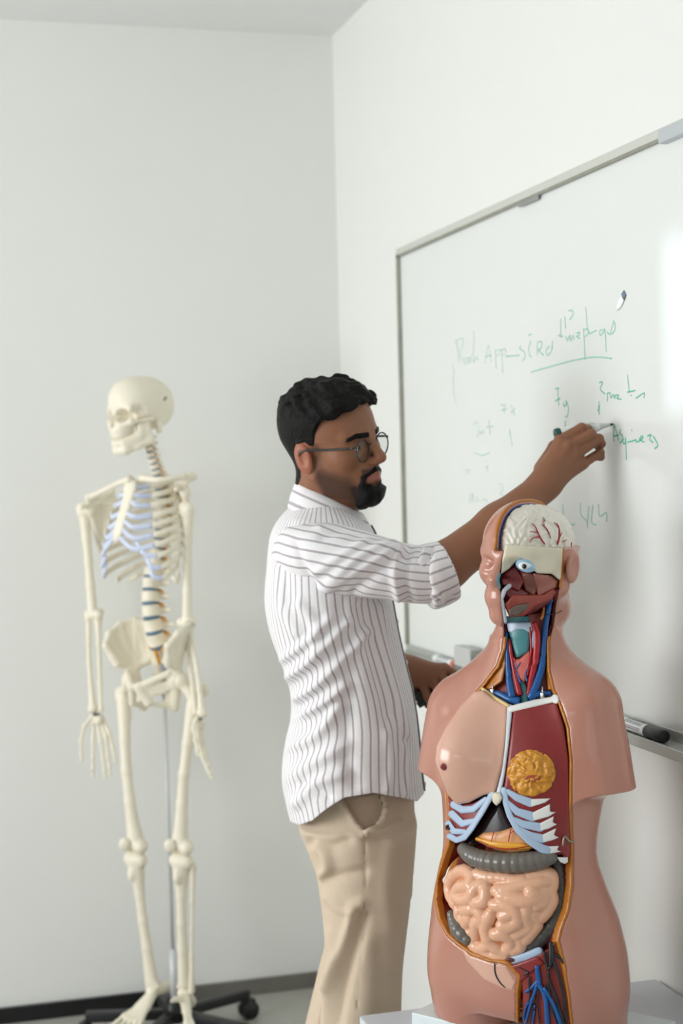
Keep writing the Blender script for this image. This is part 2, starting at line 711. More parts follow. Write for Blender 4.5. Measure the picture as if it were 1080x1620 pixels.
wbox(MB(), (-.010, BY1, BZ0), (-.002, BY0, BZ1)).obj('writing_surface', board_m, wb, False, local=True)
fr = MB()
wbox(fr, (-.016, BY1, BZ1 - .004), (-.001, BY0 + .004, BZ1 + .014), .002)
wbox(fr, (-.016, BY1 - .016, BZ0), (-.001, BY1, BZ1), .002)
fr.obj('frame', alu, wb, False, local=True)
e = MB()
wbox(e, (-.0165, BY0 - .016, BZ0), (-.001, BY0 + .006, BZ1), .002)
wbox(e, (-.0165, BY1, BZ1 - .010), (-.0155, BY0, BZ1 - .003))
e.obj('frame_edge', alu_dark, wb, False, local=True)
# tray: floor, back rail and a rounded front lip
tr = MB()
wbox(tr, (-.062, BY1, BZ0 - .022), (-.001, BY0 + .010, BZ0 - .017), .001)
wbox(tr, (-.012, BY1, BZ0 - .02), (-.001, BY0 + .010, BZ0 + .004), .002)
wbox(tr, (-.065, BY1, BZ0 - .030), (-.058, BY0 + .010, BZ0 - .010), .003)
tr.obj('marker_tray', mat('tray_aluminium', (200, 202, 198), 0.42, metal=0.55, var=0.04, vscale=40), wb, False, local=True)
# grey plastic corner clip, maker's plate on the top rail
c = on_wall(1070, 209, -.014)
wbox(MB(), c + np.array((-.012, -.06, -.012)), c + np.array((.012, .05, .014)), .006).obj('corner_clip', mat('grey_plastic_clip', (186, 192, 196), 0.35), wb, False, local=True)
c = on_wall(836, 319, -.0165)
wbox(MB(), c + np.array((-.0012, -.055, -.004)), c + np.array((.001, .055, .004))).obj('nameplate', mat('grey_plate', (140, 142, 144), 0.4), wb, False, local=True)

Z2 = lambda s, oy: [[(x / 2.842 + 700, y / 2.842 + oy) for x, y in l] for l in s]
pale = mat('faded_green_ink', (190, 226, 214), 0.5)
mid_ink = mat('thin_green_ink', (150, 216, 194), 0.5)
green = mat('green_ink', (92, 200, 164), 0.5)


def word(name, lines, m, r=.0013):
    lines = [np.asarray(l, float) for l in lines]
    groups = []
    for l in lines:                     # strokes that stand close together make one word
        lo, hi = l.min(0) - 5.5, l.max(0) + 5.5
        near = [g for g in groups if any((lo < b).all() and (hi > a).all() for a, b in g[1])]
        new = ([l], [(l.min(0) - 5.5, l.max(0) + 5.5)])
        groups = [g for g in groups if not any(g is q for q in near)]
        for g in near:
            new[0].extend(g[0])
            new[1].extend(g[1])
        groups.append(new)
    if len(groups) > 1:
        return [word(name, g[0], m, r) for g in groups]
    mb = MB()
    for l in lines:
        pts = np.array([on_wall(x, y, -.0104) for x, y in l])
        if len(pts) > 2:
            pts = spline(pts, 5 * len(pts))
        mb.tube(rel(pts), r, 6, (1, .3), up=(1, 0, 0))
    return mb.obj(name, m, wb, True, local=True)


word('heading_lettering', Z2([[(40, 335), (50, 365), (45, 400)], [(75, 320), (60, 220)], [(58, 225), (90, 215), (85, 260), (70, 275), (100, 325)],
     [(112, 300), (97, 310), (102, 330), (115, 318), (118, 300), (121, 328)], [(133, 285), (123, 300), (130, 318)], [(140, 180), (138, 320), (150, 295), (160, 315)],
     [(190, 325), (205, 245), (217, 320)], [(192, 295), (218, 290)], [(235, 265), (240, 350)], [(235, 268), (255, 265), (250, 288), (238, 292)],
     [(262, 262), (270, 370)], [(262, 265), (281, 262), (282, 285), (268, 290)], [(45, 400), (50, 460), (60, 510)]], 460), pale)
word('heading_lettering', Z2([[(285, 295), (345, 290)], [(350, 250), (345, 260), (365, 275), (370, 300), (355, 315)], [(385, 200), (398, 195)],
     [(396, 225), (386, 260), (390, 290), (399, 297)], [(425, 290), (425, 235), (446, 232), (440, 260), (428, 265), (452, 290)],
     [(480, 250), (465, 265), (470, 290), (488, 270), (492, 225), (493, 262)]], 460), mid_ink)
word('heading_lettering', Z2([[(530, 125), (530, 210)], [(518, 200), (540, 205)], [(548, 115), (552, 170)], [(565, 90), (580, 88), (585, 105), (570, 130)],
     [(553, 205), (560, 225), (570, 200), (575, 225), (585, 200), (590, 220)], [(600, 192), (615, 186), (612, 200), (600, 205), (615, 215)],
     [(632, 170), (640, 310)], [(632, 175), (650, 172), (655, 190), (640, 205)], [(642, 75), (655, 185), (690, 178)],
     [(718, 175), (705, 180), (708, 200), (722, 185), (728, 175), (735, 275)], [(738, 185), (750, 195), (762, 160), (768, 135), (775, 165), (765, 190), (752, 195)]], 460), mid_ink)
word('heading_underline', Z2([[(398, 365), (470, 345), (560, 320), (640, 303), (700, 298), (760, 305)]], 460), mid_ink)
word('column_lettering', Z2([[(703, 15), (718, 14), (708, 45), (728, 65)], [(740, 60), (740, 100)],
     [(740, 63), (752, 62), (756, 84), (765, 70), (773, 86), (776, 72), (790, 72), (783, 86), (803, 90)], [(830, -20), (834, 20), (838, 60)], [(828, 58), (845, 55), (865, 50)],
     [(845, 70), (848, 75)], [(868, 85), (905, 62), (903, 85)], [(702, 100), (703, 135), (695, 140)], [(700, 118), (703, 160)]], 600), green)
word('column_lettering', Z2([[(505, 45), (520, 40), (517, 60), (522, 120)], [(505, 98), (528, 85)], [(542, 105), (545, 122), (555, 112), (553, 95), (565, 130), (560, 165), (550, 168)],
     [(550, 185), (551, 215)]], 600), green)
word('column_lettering', Z2([[(768, 280), (770, 205), (790, 275)], [(765, 255), (790, 252)], [(800, 225), (795, 240), (808, 255), (803, 280), (795, 285)],
     [(815, 265), (808, 280), (818, 290), (822, 265), (825, 362)], [(830, 282), (850, 278), (868, 272), (870, 282), (885, 278)], [(848, 226), (850, 231)],
     [(885, 275), (900, 262), (895, 255), (885, 270), (905, 283)], [(920, 255), (936, 250), (930, 270), (945, 285)], [(945, 255), (962, 285), (965, 300), (952, 312)]], 600), green, .0015)
word('column_lettering', Z2([[(262, 115), (284, 115)], [(275, 115), (278, 155)], [(265, 140), (290, 132)], [(305, 115), (325, 160)], [(325, 130), (308, 150)]], 600), pale)
word('column_lettering', Z2([[(135, 205), (155, 195), (160, 250), (150, 260)], [(165, 235), (170, 247), (180, 230), (186, 247)], [(208, 185), (212, 250)], [(198, 215), (228, 212)],
     [(305, 235), (298, 245), (308, 262)], [(300, 225), (312, 300)], [(145, 330), (175, 342), (210, 330)]], 600), pale)
word('column_lettering', Z2([[(105, 410), (120, 405), (112, 425)], [(190, 400), (200, 390), (200, 415)], [(120, 510), (122, 555), (135, 515), (138, 550)],
     [(150, 530), (160, 545), (150, 550)], [(175, 545), (190, 540), (200, 556)], [(255, 475), (270, 478), (268, 500), (258, 515), (285, 525)]], 600), pale)
word('column_lettering', Z2([[(538, 560), (545, 638)], [(545, 618), (530, 628), (530, 640), (545, 638)], [(562, 645), (578, 655), (594, 650)], [(618, 555), (622, 610), (648, 640), (650, 670)],
     [(655, 570), (650, 650)], [(675, 565), (668, 640), (690, 655)], [(700, 560), (705, 615), (735, 600), (735, 640)]], 600), mid_ink)

# white strip with a dark tip lying flat on the board
s0, s1 = on_wall(975, 490, -.0115), on_wall(988, 463, -.0115)
strip = bpy.data.objects.new('white_strip', None)
COL.objects.link(strip)
strip.location = s0
tag(strip, 'small white strip with a dark tip on the board above the heading', 'paper slip')
MB().tube(spline([s0 - s0, (s1 - s0) * .5, (s1 - s0) * .75], 8), [.003, .006, .009, .010, .010, .010, .009, .009], 8, (1, .15), up=(1, 0, 0)).obj('strip_body', mat('strip_white', (250, 250, 250), 0.4), strip, local=True)
MB().tube([(s1 - s0) * .75, (s1 - s0)], [.009, .007], 8, (1, .2), up=(1, 0, 0)).obj('tip', mat('slate_tip', (110, 130, 150), 0.4), strip, local=True)


# ------------------------------------------------------------------ markers
def lathe(prof, seg=24):
    """verts, faces around the x axis from [(x, r), ...]"""
    V, Fc = [], []
    for x, r in prof:
        for j in range(seg):
            a = 2 * math.pi * j / seg
            V.append((x, r * math.cos(a), r * math.sin(a)))
    for i in range(len(prof) - 1):
        for j in range(seg):
            k = (j + 1) % seg
            Fc.append((i * seg + j, (i + 1) * seg + j, (i + 1) * seg + k, i * seg + k))
    Fc.append(tuple(range(seg)))
    Fc.append(tuple(range(len(prof) * seg - 1, (len(prof) - 1) * seg - 1, -1)))
    return np.array(V), Fc


def marker(name, label, a, b, r, cap_m, cap_from, open_tip=False, ring_m=None):
    """a whiteboard marker lying from a to b (room coordinates); the cap fills the length from cap_from on"""
    a, b = np.asarray(a, float), np.asarray(b, float)
    L = np.linalg.norm(b - a)
    o = bpy.data.objects.new(name, None)
    COL.objects.link(o)
    o.location = a
    d = (b - a) / L
    o.rotation_euler = Vector(d).to_track_quat('X', 'Z').to_euler()
    tag(o, label, 'marker', None if open_tip else 'markers on the whiteboard tray')
    white = mat('marker_barrel_white', (236, 238, 238), 0.3)
    ink = mat('marker_print', (70, 74, 80), 0.5)

    def part(nm, prof, m, par=o):
        V, Fc = lathe(prof)
        return mesh_obj(nm, V, Fc, m, par, local=True)
    c = cap_from * L
    if open_tip:      # a = plug end, b = nib
        part('end_plug', [(0, r * .6), (0.001, r * .92), (.006, r * 1.0), (.010, r * 1.0)], cap_m)
        part('barrel', [(.010, r * .97), (.012, r), (c - .004, r), (c, r * .96)], white)
        part('collar', [(c, r * .8), (c + .002, r * .8), (c + .006, r * .62), (L - .010, r * .36), (L - .008, r * .34)], mat('marker_collar', (214, 218, 218), 0.35))
        part('nib', [(L - .010, r * .26), (L - .004, r * .26), (L - .0005, r * .14), (L, r * .04)], mat('black_nib', (26, 32, 34), 0.7))
    else:
        part('barrel', [(0, r * .6), (.0015, r * .95), (.004, r), (c - .002, r), (c, r * .95)], white)
        part('cap', [(c, r * 1.0), (c + .001, r * 1.06), (L - .004, r * 1.02), (L - .001, r * .92), (L, r * .75)], cap_m)
    # printed lettering round the barrel: a row of short strokes
    mb = MB()
    rng = random.Random(len(label))
    for row, h in ((-.3, .0030), (.35, .0018)):
        x = c * (.25 if not open_tip else .5)
        while x < c * .88:
            w = rng.uniform(.0012, .0026)
            for ang in (0.7, 1.6, 2.5, 3.4, 5.0):
                th = ang + row
                p0 = np.array((x, 0, 0))
                y0, y1 = th, th + h / r
                for (q0, q1) in (((x, y0), (x + w * .4, y1)), ((x + w * .4, y1), (x + w, y0 + rng.uniform(0, h / r)))):
                    pp = [(q0[0], r * 1.01 * math.cos(q0[1]), r * 1.01 * math.sin(q0[1])), (q1[0], r * 1.01 * math.cos(q1[1]), r * 1.01 * math.sin(q1[1]))]
                    mb.tube(pp, .00028, 4)
            x += w + .0012
    mb.obj('lettering', ink, o, local=True)
    return o


def room(p):
    return np.array(W(p))


TZ = BZ0 - .017
def tray_pt(px, x, r, up=.0012):
    """point on the tray floor at that distance from the wall, seen in column px"""
    best = None
    for y in np.linspace(-.66, -3.3, 1200):
        v = unroom((x, y, TZ + r + up))
        u = PX(*v)[0]
        if best is None or abs(u - px) < best[0]:
            best = (abs(u - px), y)
    return np.array((x, best[1], TZ + r + up))


marker('whiteboard_marker', 'white marker with an orange red end lying left of the grey eraser on the tray', tray_pt(689, -.030, .0105), tray_pt(720, -.028, .0105), .0105,
       mat('orange_red_cap', (205, 120, 100), 0.4), .9)
marker('whiteboard_marker', 'white marker with a black cap lying on the tray beside the torso shoulder', tray_pt(1006, -.036, .0115) + np.array((0, .06, 0)), tray_pt(1051, -.036, .0115), .0115,
       mat('black_cap', (24, 25, 28), 0.35), .62)


def eraser(name, label, px0, px1, x0, x1, h, tilt, m, felt):
    a, b = tray_pt(px0, (x0 + x1) / 2, 0), tray_pt(px1, (x0 + x1) / 2, 0)
    o = bpy.data.objects.new(name, None)
    COL.objects.link(o)
    o.location = (a + b) / 2 + np.array((0, 0, .002))
    o.rotation_euler = (0, math.radians(tilt), 0)
    tag(o, label, 'eraser', 'erasers on the whiteboard tray')
    L = abs(a[1] - b[1])
    w = abs(x1 - x0)
    V, Fc = boxm((0, 0, h * .62), (w, L, h * .76), None, .004)
    mesh_obj('body', V, Fc, m, o, False, local=True)
    V, Fc = boxm((0, 0, h * .12), (w * .94, L * .97, h * .24), None, .002)
    mesh_obj('felt', V, Fc, felt, o, False, local=True)
    return o


gfelt = mat('grey_felt', (120, 122, 122), 0.9, bump=.4, bscale=300)
eraser('board_eraser', 'light grey board eraser standing on the tray right of the white marker', 727, 753, -.05, -.02, .064, 0, mat('pale_grey_plastic', (190, 192, 190), 0.5), gfelt)
eraser('board_eraser', 'dark grey board eraser standing behind the pale one on the tray', 757, 800, -.045, -.02, .058, 0, mat('dark_grey_plastic', (120, 121, 116), 0.55), gfelt)

# ------------------------------------------------------------------ table by the right wall
TT = 0.656
tb = bpy.data.objects.new('side_table', None)
COL.objects.link(tb)
tb.location = (-.295, -2.78, 0)
tag(tb, 'low grey topped table pushed against the right wall under the torso', 'table')
top_m = mat('grey_laminate', (206, 210, 217), 0.4, var=0.03, vscale=25)
edge_m = mat('pale_edge_band', (214, 220, 226), 0.4)
leg_m = mat('grey_steel', (120, 124, 128), 0.4, metal=0.7)
V, Fc = boxm((0, 0, TT - .011), (.572, 1.40, .022), None, .001)
tp = mesh_obj('table_top', V, Fc, top_m, tb, False, local=True)
mb = MB()
mb.put(boxm((-.287, 0, TT - .0115), (.002, 1.404, .022)))
for s in (-1, 1):
    mb.put(boxm((0, s * .701, TT - .0115), (.576, .002, .022)))
mb.obj('edge_band', edge_m, tb, False, local=True)
mb = MB()
for s in (-1, 1):
    mb.put(boxm((s * .25, 0, TT - .047), (.02, 1.26, .05)))
    mb.put(boxm((0, s * .64, TT - .047), (.5, .02, .05)))
mb.obj('apron', leg_m, tb, False, local=True)
for sx in (-1, 1):
    for sy in (-1, 1):
        V, Fc = boxm((sx * .25, sy * .65, (TT - .022) / 2), (.035, .035, TT - .022), None, .003)
        mesh_obj('leg', V, Fc, leg_m, tb, False, local=True)
# ------------------------------------------------------------------ the person writing on the board
person = thing('person', (0.0, 3.05, 0.0), 0, 'person in a striped white shirt and beige trousers writing on the whiteboard', 'person')
skin_m = attr_mat('person_skin', (137, 91, 65), [('stubble', (46, 31, 25)), ('lip', (160, 98, 88)), ('flush', (172, 104, 82))], 0.48, var=0.06, vscale=40, bump=0.12, bscale=350, spec=0.4)
hair_m = mat('black_hair', (12, 10, 10), 0.6, var=0.4, vscale=70, bump=0.8, bscale=170, spec=0.18)

A34 = math.radians(34)
RO = math.radians(11)
HO = P(521, 705, 3.0)
hd = np.array([math.cos(A34), -math.sin(A34), 0])
hl0 = np.array([math.sin(A34), math.cos(A34), 0])
hu0 = np.array([0, 0, 1.0])
hl = hl0 * math.cos(RO) + hu0 * math.sin(RO)
hu = hu0 * math.cos(RO) - hl0 * math.sin(RO)
HM = np.stack([hd, hl, hu], 1)


def H(p):
    return np.asarray(p, float) @ HM.T + HO


def sym(fn, *pts):
    out = []
    for s in (-1, 1):
        q = [np.array(p, float) * np.array((1, s, 1)) for p in pts]
        out.append(fn(*q))
    return out


head_prims = [(ell((-.006, 0, .036), (.092, .074, .080)), .0), (ell((.030, 0, .035), (.066, .064, .074)), .02),
              (ell((.042, 0, -.03), (.048, .054, .074)), .03)]
for p in sym(lambda c: ell(c, (.026, .02, .021)), (.056, .043, -.016)):
    head_prims.append((p, .02))
for p in sym(lambda a, b: cone(a, b, .019, .015), (.0, .050, -.046), (.068, .018, -.090)):
    head_prims.append((p, .025))
head_prims.append((ell((.077, 0, -.092), (.017, .022, .016)), .015))
head_prims.append((ell((.078, 0, -.056), (.022, .029, .024)), .018))
head_prims.append((cone((.090, 0, .014), (.113, 0, -.025), .0082, .0100), .010))
head_prims.append((cone((.113, 0, -.026), (.100, 0, -.036), .0085, .006), .006))
for p in sym(lambda a, b: cone(a, b, .0078, .0065), (.103, .010, -.031), (.093, .014, -.029)):
    head_prims.append((p, .006))
for p in sym(lambda a, b: cone(a, b, .0105, .0085), (.086, .012, .021), (.070, .045, .023)):
    head_prims.append((p, .014))
head_prims.append((cone((-.012, 0, -.03), (-.050, 0, -.17), .054, .058), .03))
head_prims.append((cone((.02, 0, -.085), (-.02, 0, -.17), .03, .045), .03))
head_cuts = []
for p in sym(lambda c: ell(c, (.018, .019, .012)), (.097, .032, .0)):
    head_cuts.append((p, .010))
head_prims2 = []
for p in sym(lambda c: ell(c, (.0148, .0165, .0125)), (.073, .031, .0)):
    head_prims2.append((p, .006))
for p in sym(lambda a, b: cone(a, b, .0062, .0035), (.0985, 0, -.0545), (.085, .022, -.0595)):
    head_prims2.append((p, .004))
for p in sym(lambda a, b: cone(a, b, .0068, .0035), (.0975, 0, -.0660), (.085, .021, -.0605)):
    head_prims2.append((p, .004))
EM = rot('Y', -12)
for p in sym(lambda c: ell(c, (.0185, .0075, .031), EM), (-.012, .0735, -.010)):
    head_prims2.append((p, .004))
head_cuts2 = []
for p in sym(lambda c: ell(c, (.0095, .0065, .018), EM), (-.0085, .0825, -.008)):
    head_cuts2.append((p, .003))
for p in sym(lambda c: ell(c, (.0085, .012, .0042)), (.0885, .031, -.0015)):
    head_cuts2.append((p, .002))
for p in sym(lambda c: ell(c, (.005, .0036, .004)), (.1065, .0065, -.0385)):
    head_cuts2.append((p, .002))
head_cuts2.append((cone((.104, -.012, -.0603), (.104, .012, -.0603), .0014, .0014), .002))


def fhead(x, y, z):
    d = None
    for p, k in head_prims:
        v = p(x, y, z)
        d = v if d is None else smin(d, v, k)
    for p, k in head_cuts:
        d = smax(d, -p(x, y, z), k)
    for p, k in head_prims2:
        d = smin(d, p(x, y, z), k)
    for p, k in head_cuts2:
        d = smax(d, -p(x, y, z), k)
    return d


def sstep(a, b, x):
    t = np.clip((x - a) / (b - a), 0, 1)
    return t * t * (3 - 2 * t)


hv = Vol((-.12, -.10, -.20), (.135, .10, .14), .0018)
hv.d = fhead(*hv.all()).astype(np.float32)
hp, hq = hv.mesh()
BV, BF, ST, LP, FL = [], [], [], [], []


def add_body(p, q, st=0.0, lp=0.0, fl=0.0):
    n = sum(len(v) for v in BV)
    BV.append(p)
    BF.extend([tuple(int(i) + n for i in f) for f in q])
    for L, a in ((ST, st), (LP, lp), (FL, fl)):
        L.append(np.broadcast_to(np.asarray(a, float), (len(p),)))


x, y, z = hp[:, 0], hp[:, 1], hp[:, 2]
ay = np.abs(y)
jaw = sstep(-.018, -.046, z + .42 * (x - .012)) * sstep(-.002, .014, x) * sstep(-.116, -.092, z + .25 * (x - .05))
burn = sstep(.004, .010, x) * sstep(.028, .020, x) * sstep(.022, .012, z) * sstep(-.06, -.03, z) * (.55 + 12 * np.clip(z, -.03, .02))
stub = .78 * np.maximum(jaw, burn) * sstep(.080, .060, x) + .85 * sstep(.060, .072, x) * sstep(-.066, -.078, z)
must = sstep(-.040, -.046, z) * sstep(-.058, -.052, z) * sstep(.083, .088, x) * .9
corner = np.exp(-((ay - .026) / .007) ** 2) * sstep(-.045, -.055, z) * sstep(.07, .08, x) * .85
lipm = np.exp(-(((z + .0605) / .0085) ** 4)) * sstep(.026, .020, ay) * sstep(.081, .088, x)
stub = np.clip(np.maximum(np.maximum(stub, must), corner), 0, 1) * (1 - lipm)
ear = sstep(.069, .073, ay) * sstep(.012, .0, np.abs(x + .012) - .012)
flush = np.maximum(ear * .7, np.exp(-((x - .112) ** 2 + y ** 2 + (z + .027) ** 2) / .012 ** 2) * .5)
add_body(H(hp), hq, stub, lipm, flush)

# right arm and hand, reaching up to the board
PT = unroom(on_wall(970, 671, -.0106))       # where the nib touches
PE = P(877, 686, 2.972)                      # plug end of the pen
WR = P(862, 766, 2.952)
arm = [cone(P(640, 902, 2.88), P(702, 897, 2.88), .036, .041), cone(P(702, 897, 2.88), P(790, 833, 2.91), .043, .041),
       cone(P(790, 833, 2.91), WR, .042, .0275), cone(WR, P(872, 745, 2.956), .0275, .024)]
mcp = [P(886, 697, 2.966), P(898, 706, 2.956), P(911, 718, 2.957), P(921, 734, 2.966)]
pip = [P(920, 677, 2.966), P(935, 687, 2.957), P(947, 694, 2.966), P(949, 716, 2.977)]
dip = [P(930, 679, 2.984), P(940, 694, 2.976), P(951, 702, 2.982), P(950, 723, 2.992)]
tip = [P(930, 687, 2.996), P(934, 698, 2.990), P(945, 707, 2.994), P(942, 724, 3.003)]
palm, fingers = [], []
for i, m in enumerate(mcp):
    palm.append(cone(WR + (m - WR) * .12, m, .019, .0125 if i < 3 else .0118))
    r = (.0098, .0100, .0095, .0085)[i]
    fingers.append(chain([m, pip[i], dip[i], tip[i]], [r * 1.12, r * .98, r * .86, r * .74]))
thumb = chain([P(858, 742, 2.968), P(878, 708, 2.992), P(905, 690, 3.012), P(925, 688, 3.022)], [.017, .0135, .011, .0085])
v = Vol(np.min([P(620, 960, 2.80), P(620, 960, 3.06)], 0), np.max([P(965, 655, 3.06), P(965, 655, 2.80)], 0) + .01, .0022)
for p in arm:
    v.add(p, .02)
for p in palm:
    v.add(p, .016)
for f in fingers:          # each finger melts into the palm only, not into its neighbour
    t = v.like()
    for p in f:
        t.add(p, .003)
    v.d = smin(v.d, t.d, .0035)
for p in thumb:
    v.add(p, .006)
for i, m in enumerate(mcp):        # knuckles and tendons
    v.add(ell(m + np.array((0, -.008, .002)), (.0075, .006, .0075)), .006)
    v.add(cone(WR + (m - WR) * .3 + np.array((0, -.014, 0)), m + np.array((0, -.009, 0)), .003, .003), .008)
add_body(*v.mesh())

# left hand, holding something black in front of the waist
def PL(px, py, depth):
    return P(px, py + 9, depth)


LW = PL(650, 1052, 3.215)
lm = [PL(703, 1049, 3.205), PL(694, 1056, 3.195), PL(684, 1066, 3.195), PL(672, 1074, 3.205)]
lp_ = [PL(720, 1058, 3.19), PL(706, 1074, 3.178), PL(692, 1083, 3.18), PL(676, 1092, 3.19)]
ld = [PL(727, 1068, 3.19), PL(704, 1086, 3.185), PL(694, 1094, 3.187), PL(680, 1101, 3.2)]
lt = [PL(728, 1076, 3.195), PL(698, 1092, 3.195), PL(690, 1101, 3.2), PL(676, 1107, 3.21)]
v = Vol(np.min([P(560, 1140, 3.1), P(560, 1140, 3.35)], 0), np.max([P(750, 1000, 3.35), P(750, 1000, 3.1)], 0), .0024)
for p in (cone(P(575, 1035, 3.30), LW, .040, .028), cone(LW, PL(664, 1054, 3.21), .028, .024)):
    v.add(p, .015)
for i, m in enumerate(lm):
    v.add(cone(LW + (m - LW) * .15, m, .018, .012), .014)
for i in range(4):
    t = v.like()
    for p in chain([lm[i], lp_[i], ld[i], lt[i]], [.0105, .0092, .0082, .007]):
        t.add(p, .003)
    v.d = smin(v.d, t.d, .0035)
for p in chain([PL(655, 1066, 3.225), PL(660, 1088, 3.235), PL(676, 1099, 3.235), PL(690, 1096, 3.232)], [.015, .012, .010, .008]):
    v.add(p, .006)
add_body(*v.mesh())

# body under the clothes: trunk, upper arms, legs and feet
v = Vol((-.16, 2.76, 0.0), (.30, 3.36, 1.56), .010)
for p in (cone(H((-.04, 0, -.14)), P(515, 870, 3.05), .055, .070), cone(P(512, 870, 2.98), P(512, 870, 3.12), .06, .06), cone(P(520, 890, 3.05), P(555, 1130, 3.05), .07, .07),
          cone(P(555, 1130, 3.05), P(560, 1290, 3.05), .07, .07), cone(P(505, 875, 2.98), P(640, 902, 2.88), .05, .036),
          cone(P(512, 880, 3.13), P(535, 960, 3.27), .045, .04), cone(P(535, 960, 3.27), P(575, 1035, 3.30), .04, .038),
          cone(P(568, 1300, 2.98), P(574, 1640, 2.97), .06, .05), cone(P(574, 1640, 2.97), P(538, 1990, 2.965), .05, .038),
          cone(P(572, 1300, 3.12), P(545, 1620, 3.14), .045, .034), cone(P(545, 1620, 3.14), P(470, 1975, 3.14), .034, .033)):
    v.add(p, .04)
add_body(*v.mesh())
body = mesh_obj('body', np.vstack(BV), BF, skin_m, person,
                attrs={'stubble': np.concatenate(ST), 'lip': np.concatenate(LP), 'flush': np.concatenate(FL)})


def head_part(name, fn, lo, hi, h, m, par=None):
    v = Vol(lo, hi, h)
    v.d = fn(*v.all()).astype(np.float32)
    p, q = v.mesh()
    return mesh_obj(name, H(p), q, m, par or person)


def hair_fn(x, y, z):
    ay = np.abs(y)
    base = fhead(x, y, z)
    top = sstep(.02, .10, z + .15 * x)
    waves = (noise3(x, y, z, 115, 3) * .6 + noise3(x, y, z, 60, 8) * .6)
    th = .0010 + .0025 * sstep(.0, .05, z) + (.0105 + .006 * sstep(.0, .08, x)) * top + (.0062 * waves + .0034 * noise3(x, y, z, 230, 12)) * sstep(.035, .085, z + .2 * x)
    # hairline: (front to back) the height above which hair grows
    hx = np.array([-.12, -.060, -.038, -.030, -.004, .004, .014, .022, .034, .044, .060, .075, .10])
    hz = np.array([-.085, -.078, -.050, .016, .020, .012, .012, .034, .055, .062, .066, .074, .080])
    line = np.interp(x, hx, hz) + .006 * noise3(x, y, z, 160, 5) * (x > .02) + .12 * np.maximum(ay - .03, 0) * (x > .05) * -1
    return smax(base - th, (line - z) * .7, .004)


head_part('hair', hair_fn, (-.125, -.10, -.10), (.125, .10, .15), .0022, hair_m)


def beard_fn(x, y, z):
    ay = np.abs(y)
    base = fhead(x, y, z)
    n = noise3(x, y, z, 260, 11) * .0012
    chin = .0075 * sstep(-.078, -.090, z) + .0025
    reg = smax(smax((z + .0795 - .30 * np.maximum(ay - .004, 0) * 1.6) * .8, .055 + .25 * ay - x, .006), (ay - .034), .004)
    d1 = smax(base - chin - n, reg, .004)
    # moustache, bent down at the corners to meet the beard
    zc = -.0465 - .42 * np.maximum(ay - .004, 0)
    m1 = smax(base - .0018 - n, np.maximum(np.abs(z - zc) - .0040, np.maximum(ay - .030, .07 - x)), .002)
    c1 = smax(base - .0014 - n, np.maximum(np.abs(ay - .029) - .0035, np.maximum(np.maximum(z + .054, -.085 - z), .06 - x)), .003)
    return np.minimum(np.minimum(d1, m1), c1)


head_part('beard', beard_fn, (.04, -.05, -.125), (.125, .05, -.035), .0016, hair_m)


def brow_fn(x, y, z):
    ay = np.abs(y)
    zc = .0205 + .09 * np.minimum(ay - .012, .026) - .35 * np.maximum(ay - .038, 0)
    w = .0050 - .06 * np.maximum(ay - .034, 0)
    return smax(fhead(x, y, z) - .0024 - noise3(x, y, z, 300, 2) * .0006, np.maximum(np.abs(z - zc) - w, np.maximum(np.abs(ay - .033) - .021, .05 - x)), .002)


head_part('eyebrow', lambda x, y, z: np.maximum(brow_fn(x, y, z), y), (.04, -.065, .005), (.11, .0, .045), .0015, hair_m)
head_part('eyebrow', lambda x, y, z: np.maximum(brow_fn(x, y, z), -y), (.04, .0, .005), (.11, .065, .045), .0015, hair_m)


def sphere(c, r, n=20, cap=None, axis=(1, 0, 0)):
    """ball (or the cap of half-angle cap round axis)"""
    ax = np.asarray(axis, float) / np.linalg.norm(axis)
    a, b = frame_of(ax)
    V, Fc = [], []
    top = cap or math.pi
    for i in range(n + 1):
        t = top * i / n
        for j in range(n * 2):
            p = 2 * math.pi * j / (n * 2)
            V.append(np.asarray(c) + r * (math.cos(t) * ax + math.sin(t) * (math.cos(p) * a + math.sin(p) * b)))
    for i in range(n):
        for j in range(n * 2):
            k = (j + 1) % (n * 2)
            Fc.append((i * n * 2 + j, i * n * 2 + k, (i + 1) * n * 2 + k, (i + 1) * n * 2 + j))
    return V, Fc


for s in (-1, 1):
    V, Fc = sphere(H((.0735, s * .031, -.0005)), .0128, 14)
    eye = mesh_obj('eye', V, Fc, mat('eye_white', (205, 198, 190), 0.2), person)
    V, Fc = sphere(H((.0735, s * .031, -.0005)), .0131, 8, .46, hd * .9 + hl * .25 - hu * .1)
    mesh_obj('iris', V, Fc, mat('dark_iris', (38, 24, 16), 0.1), eye)

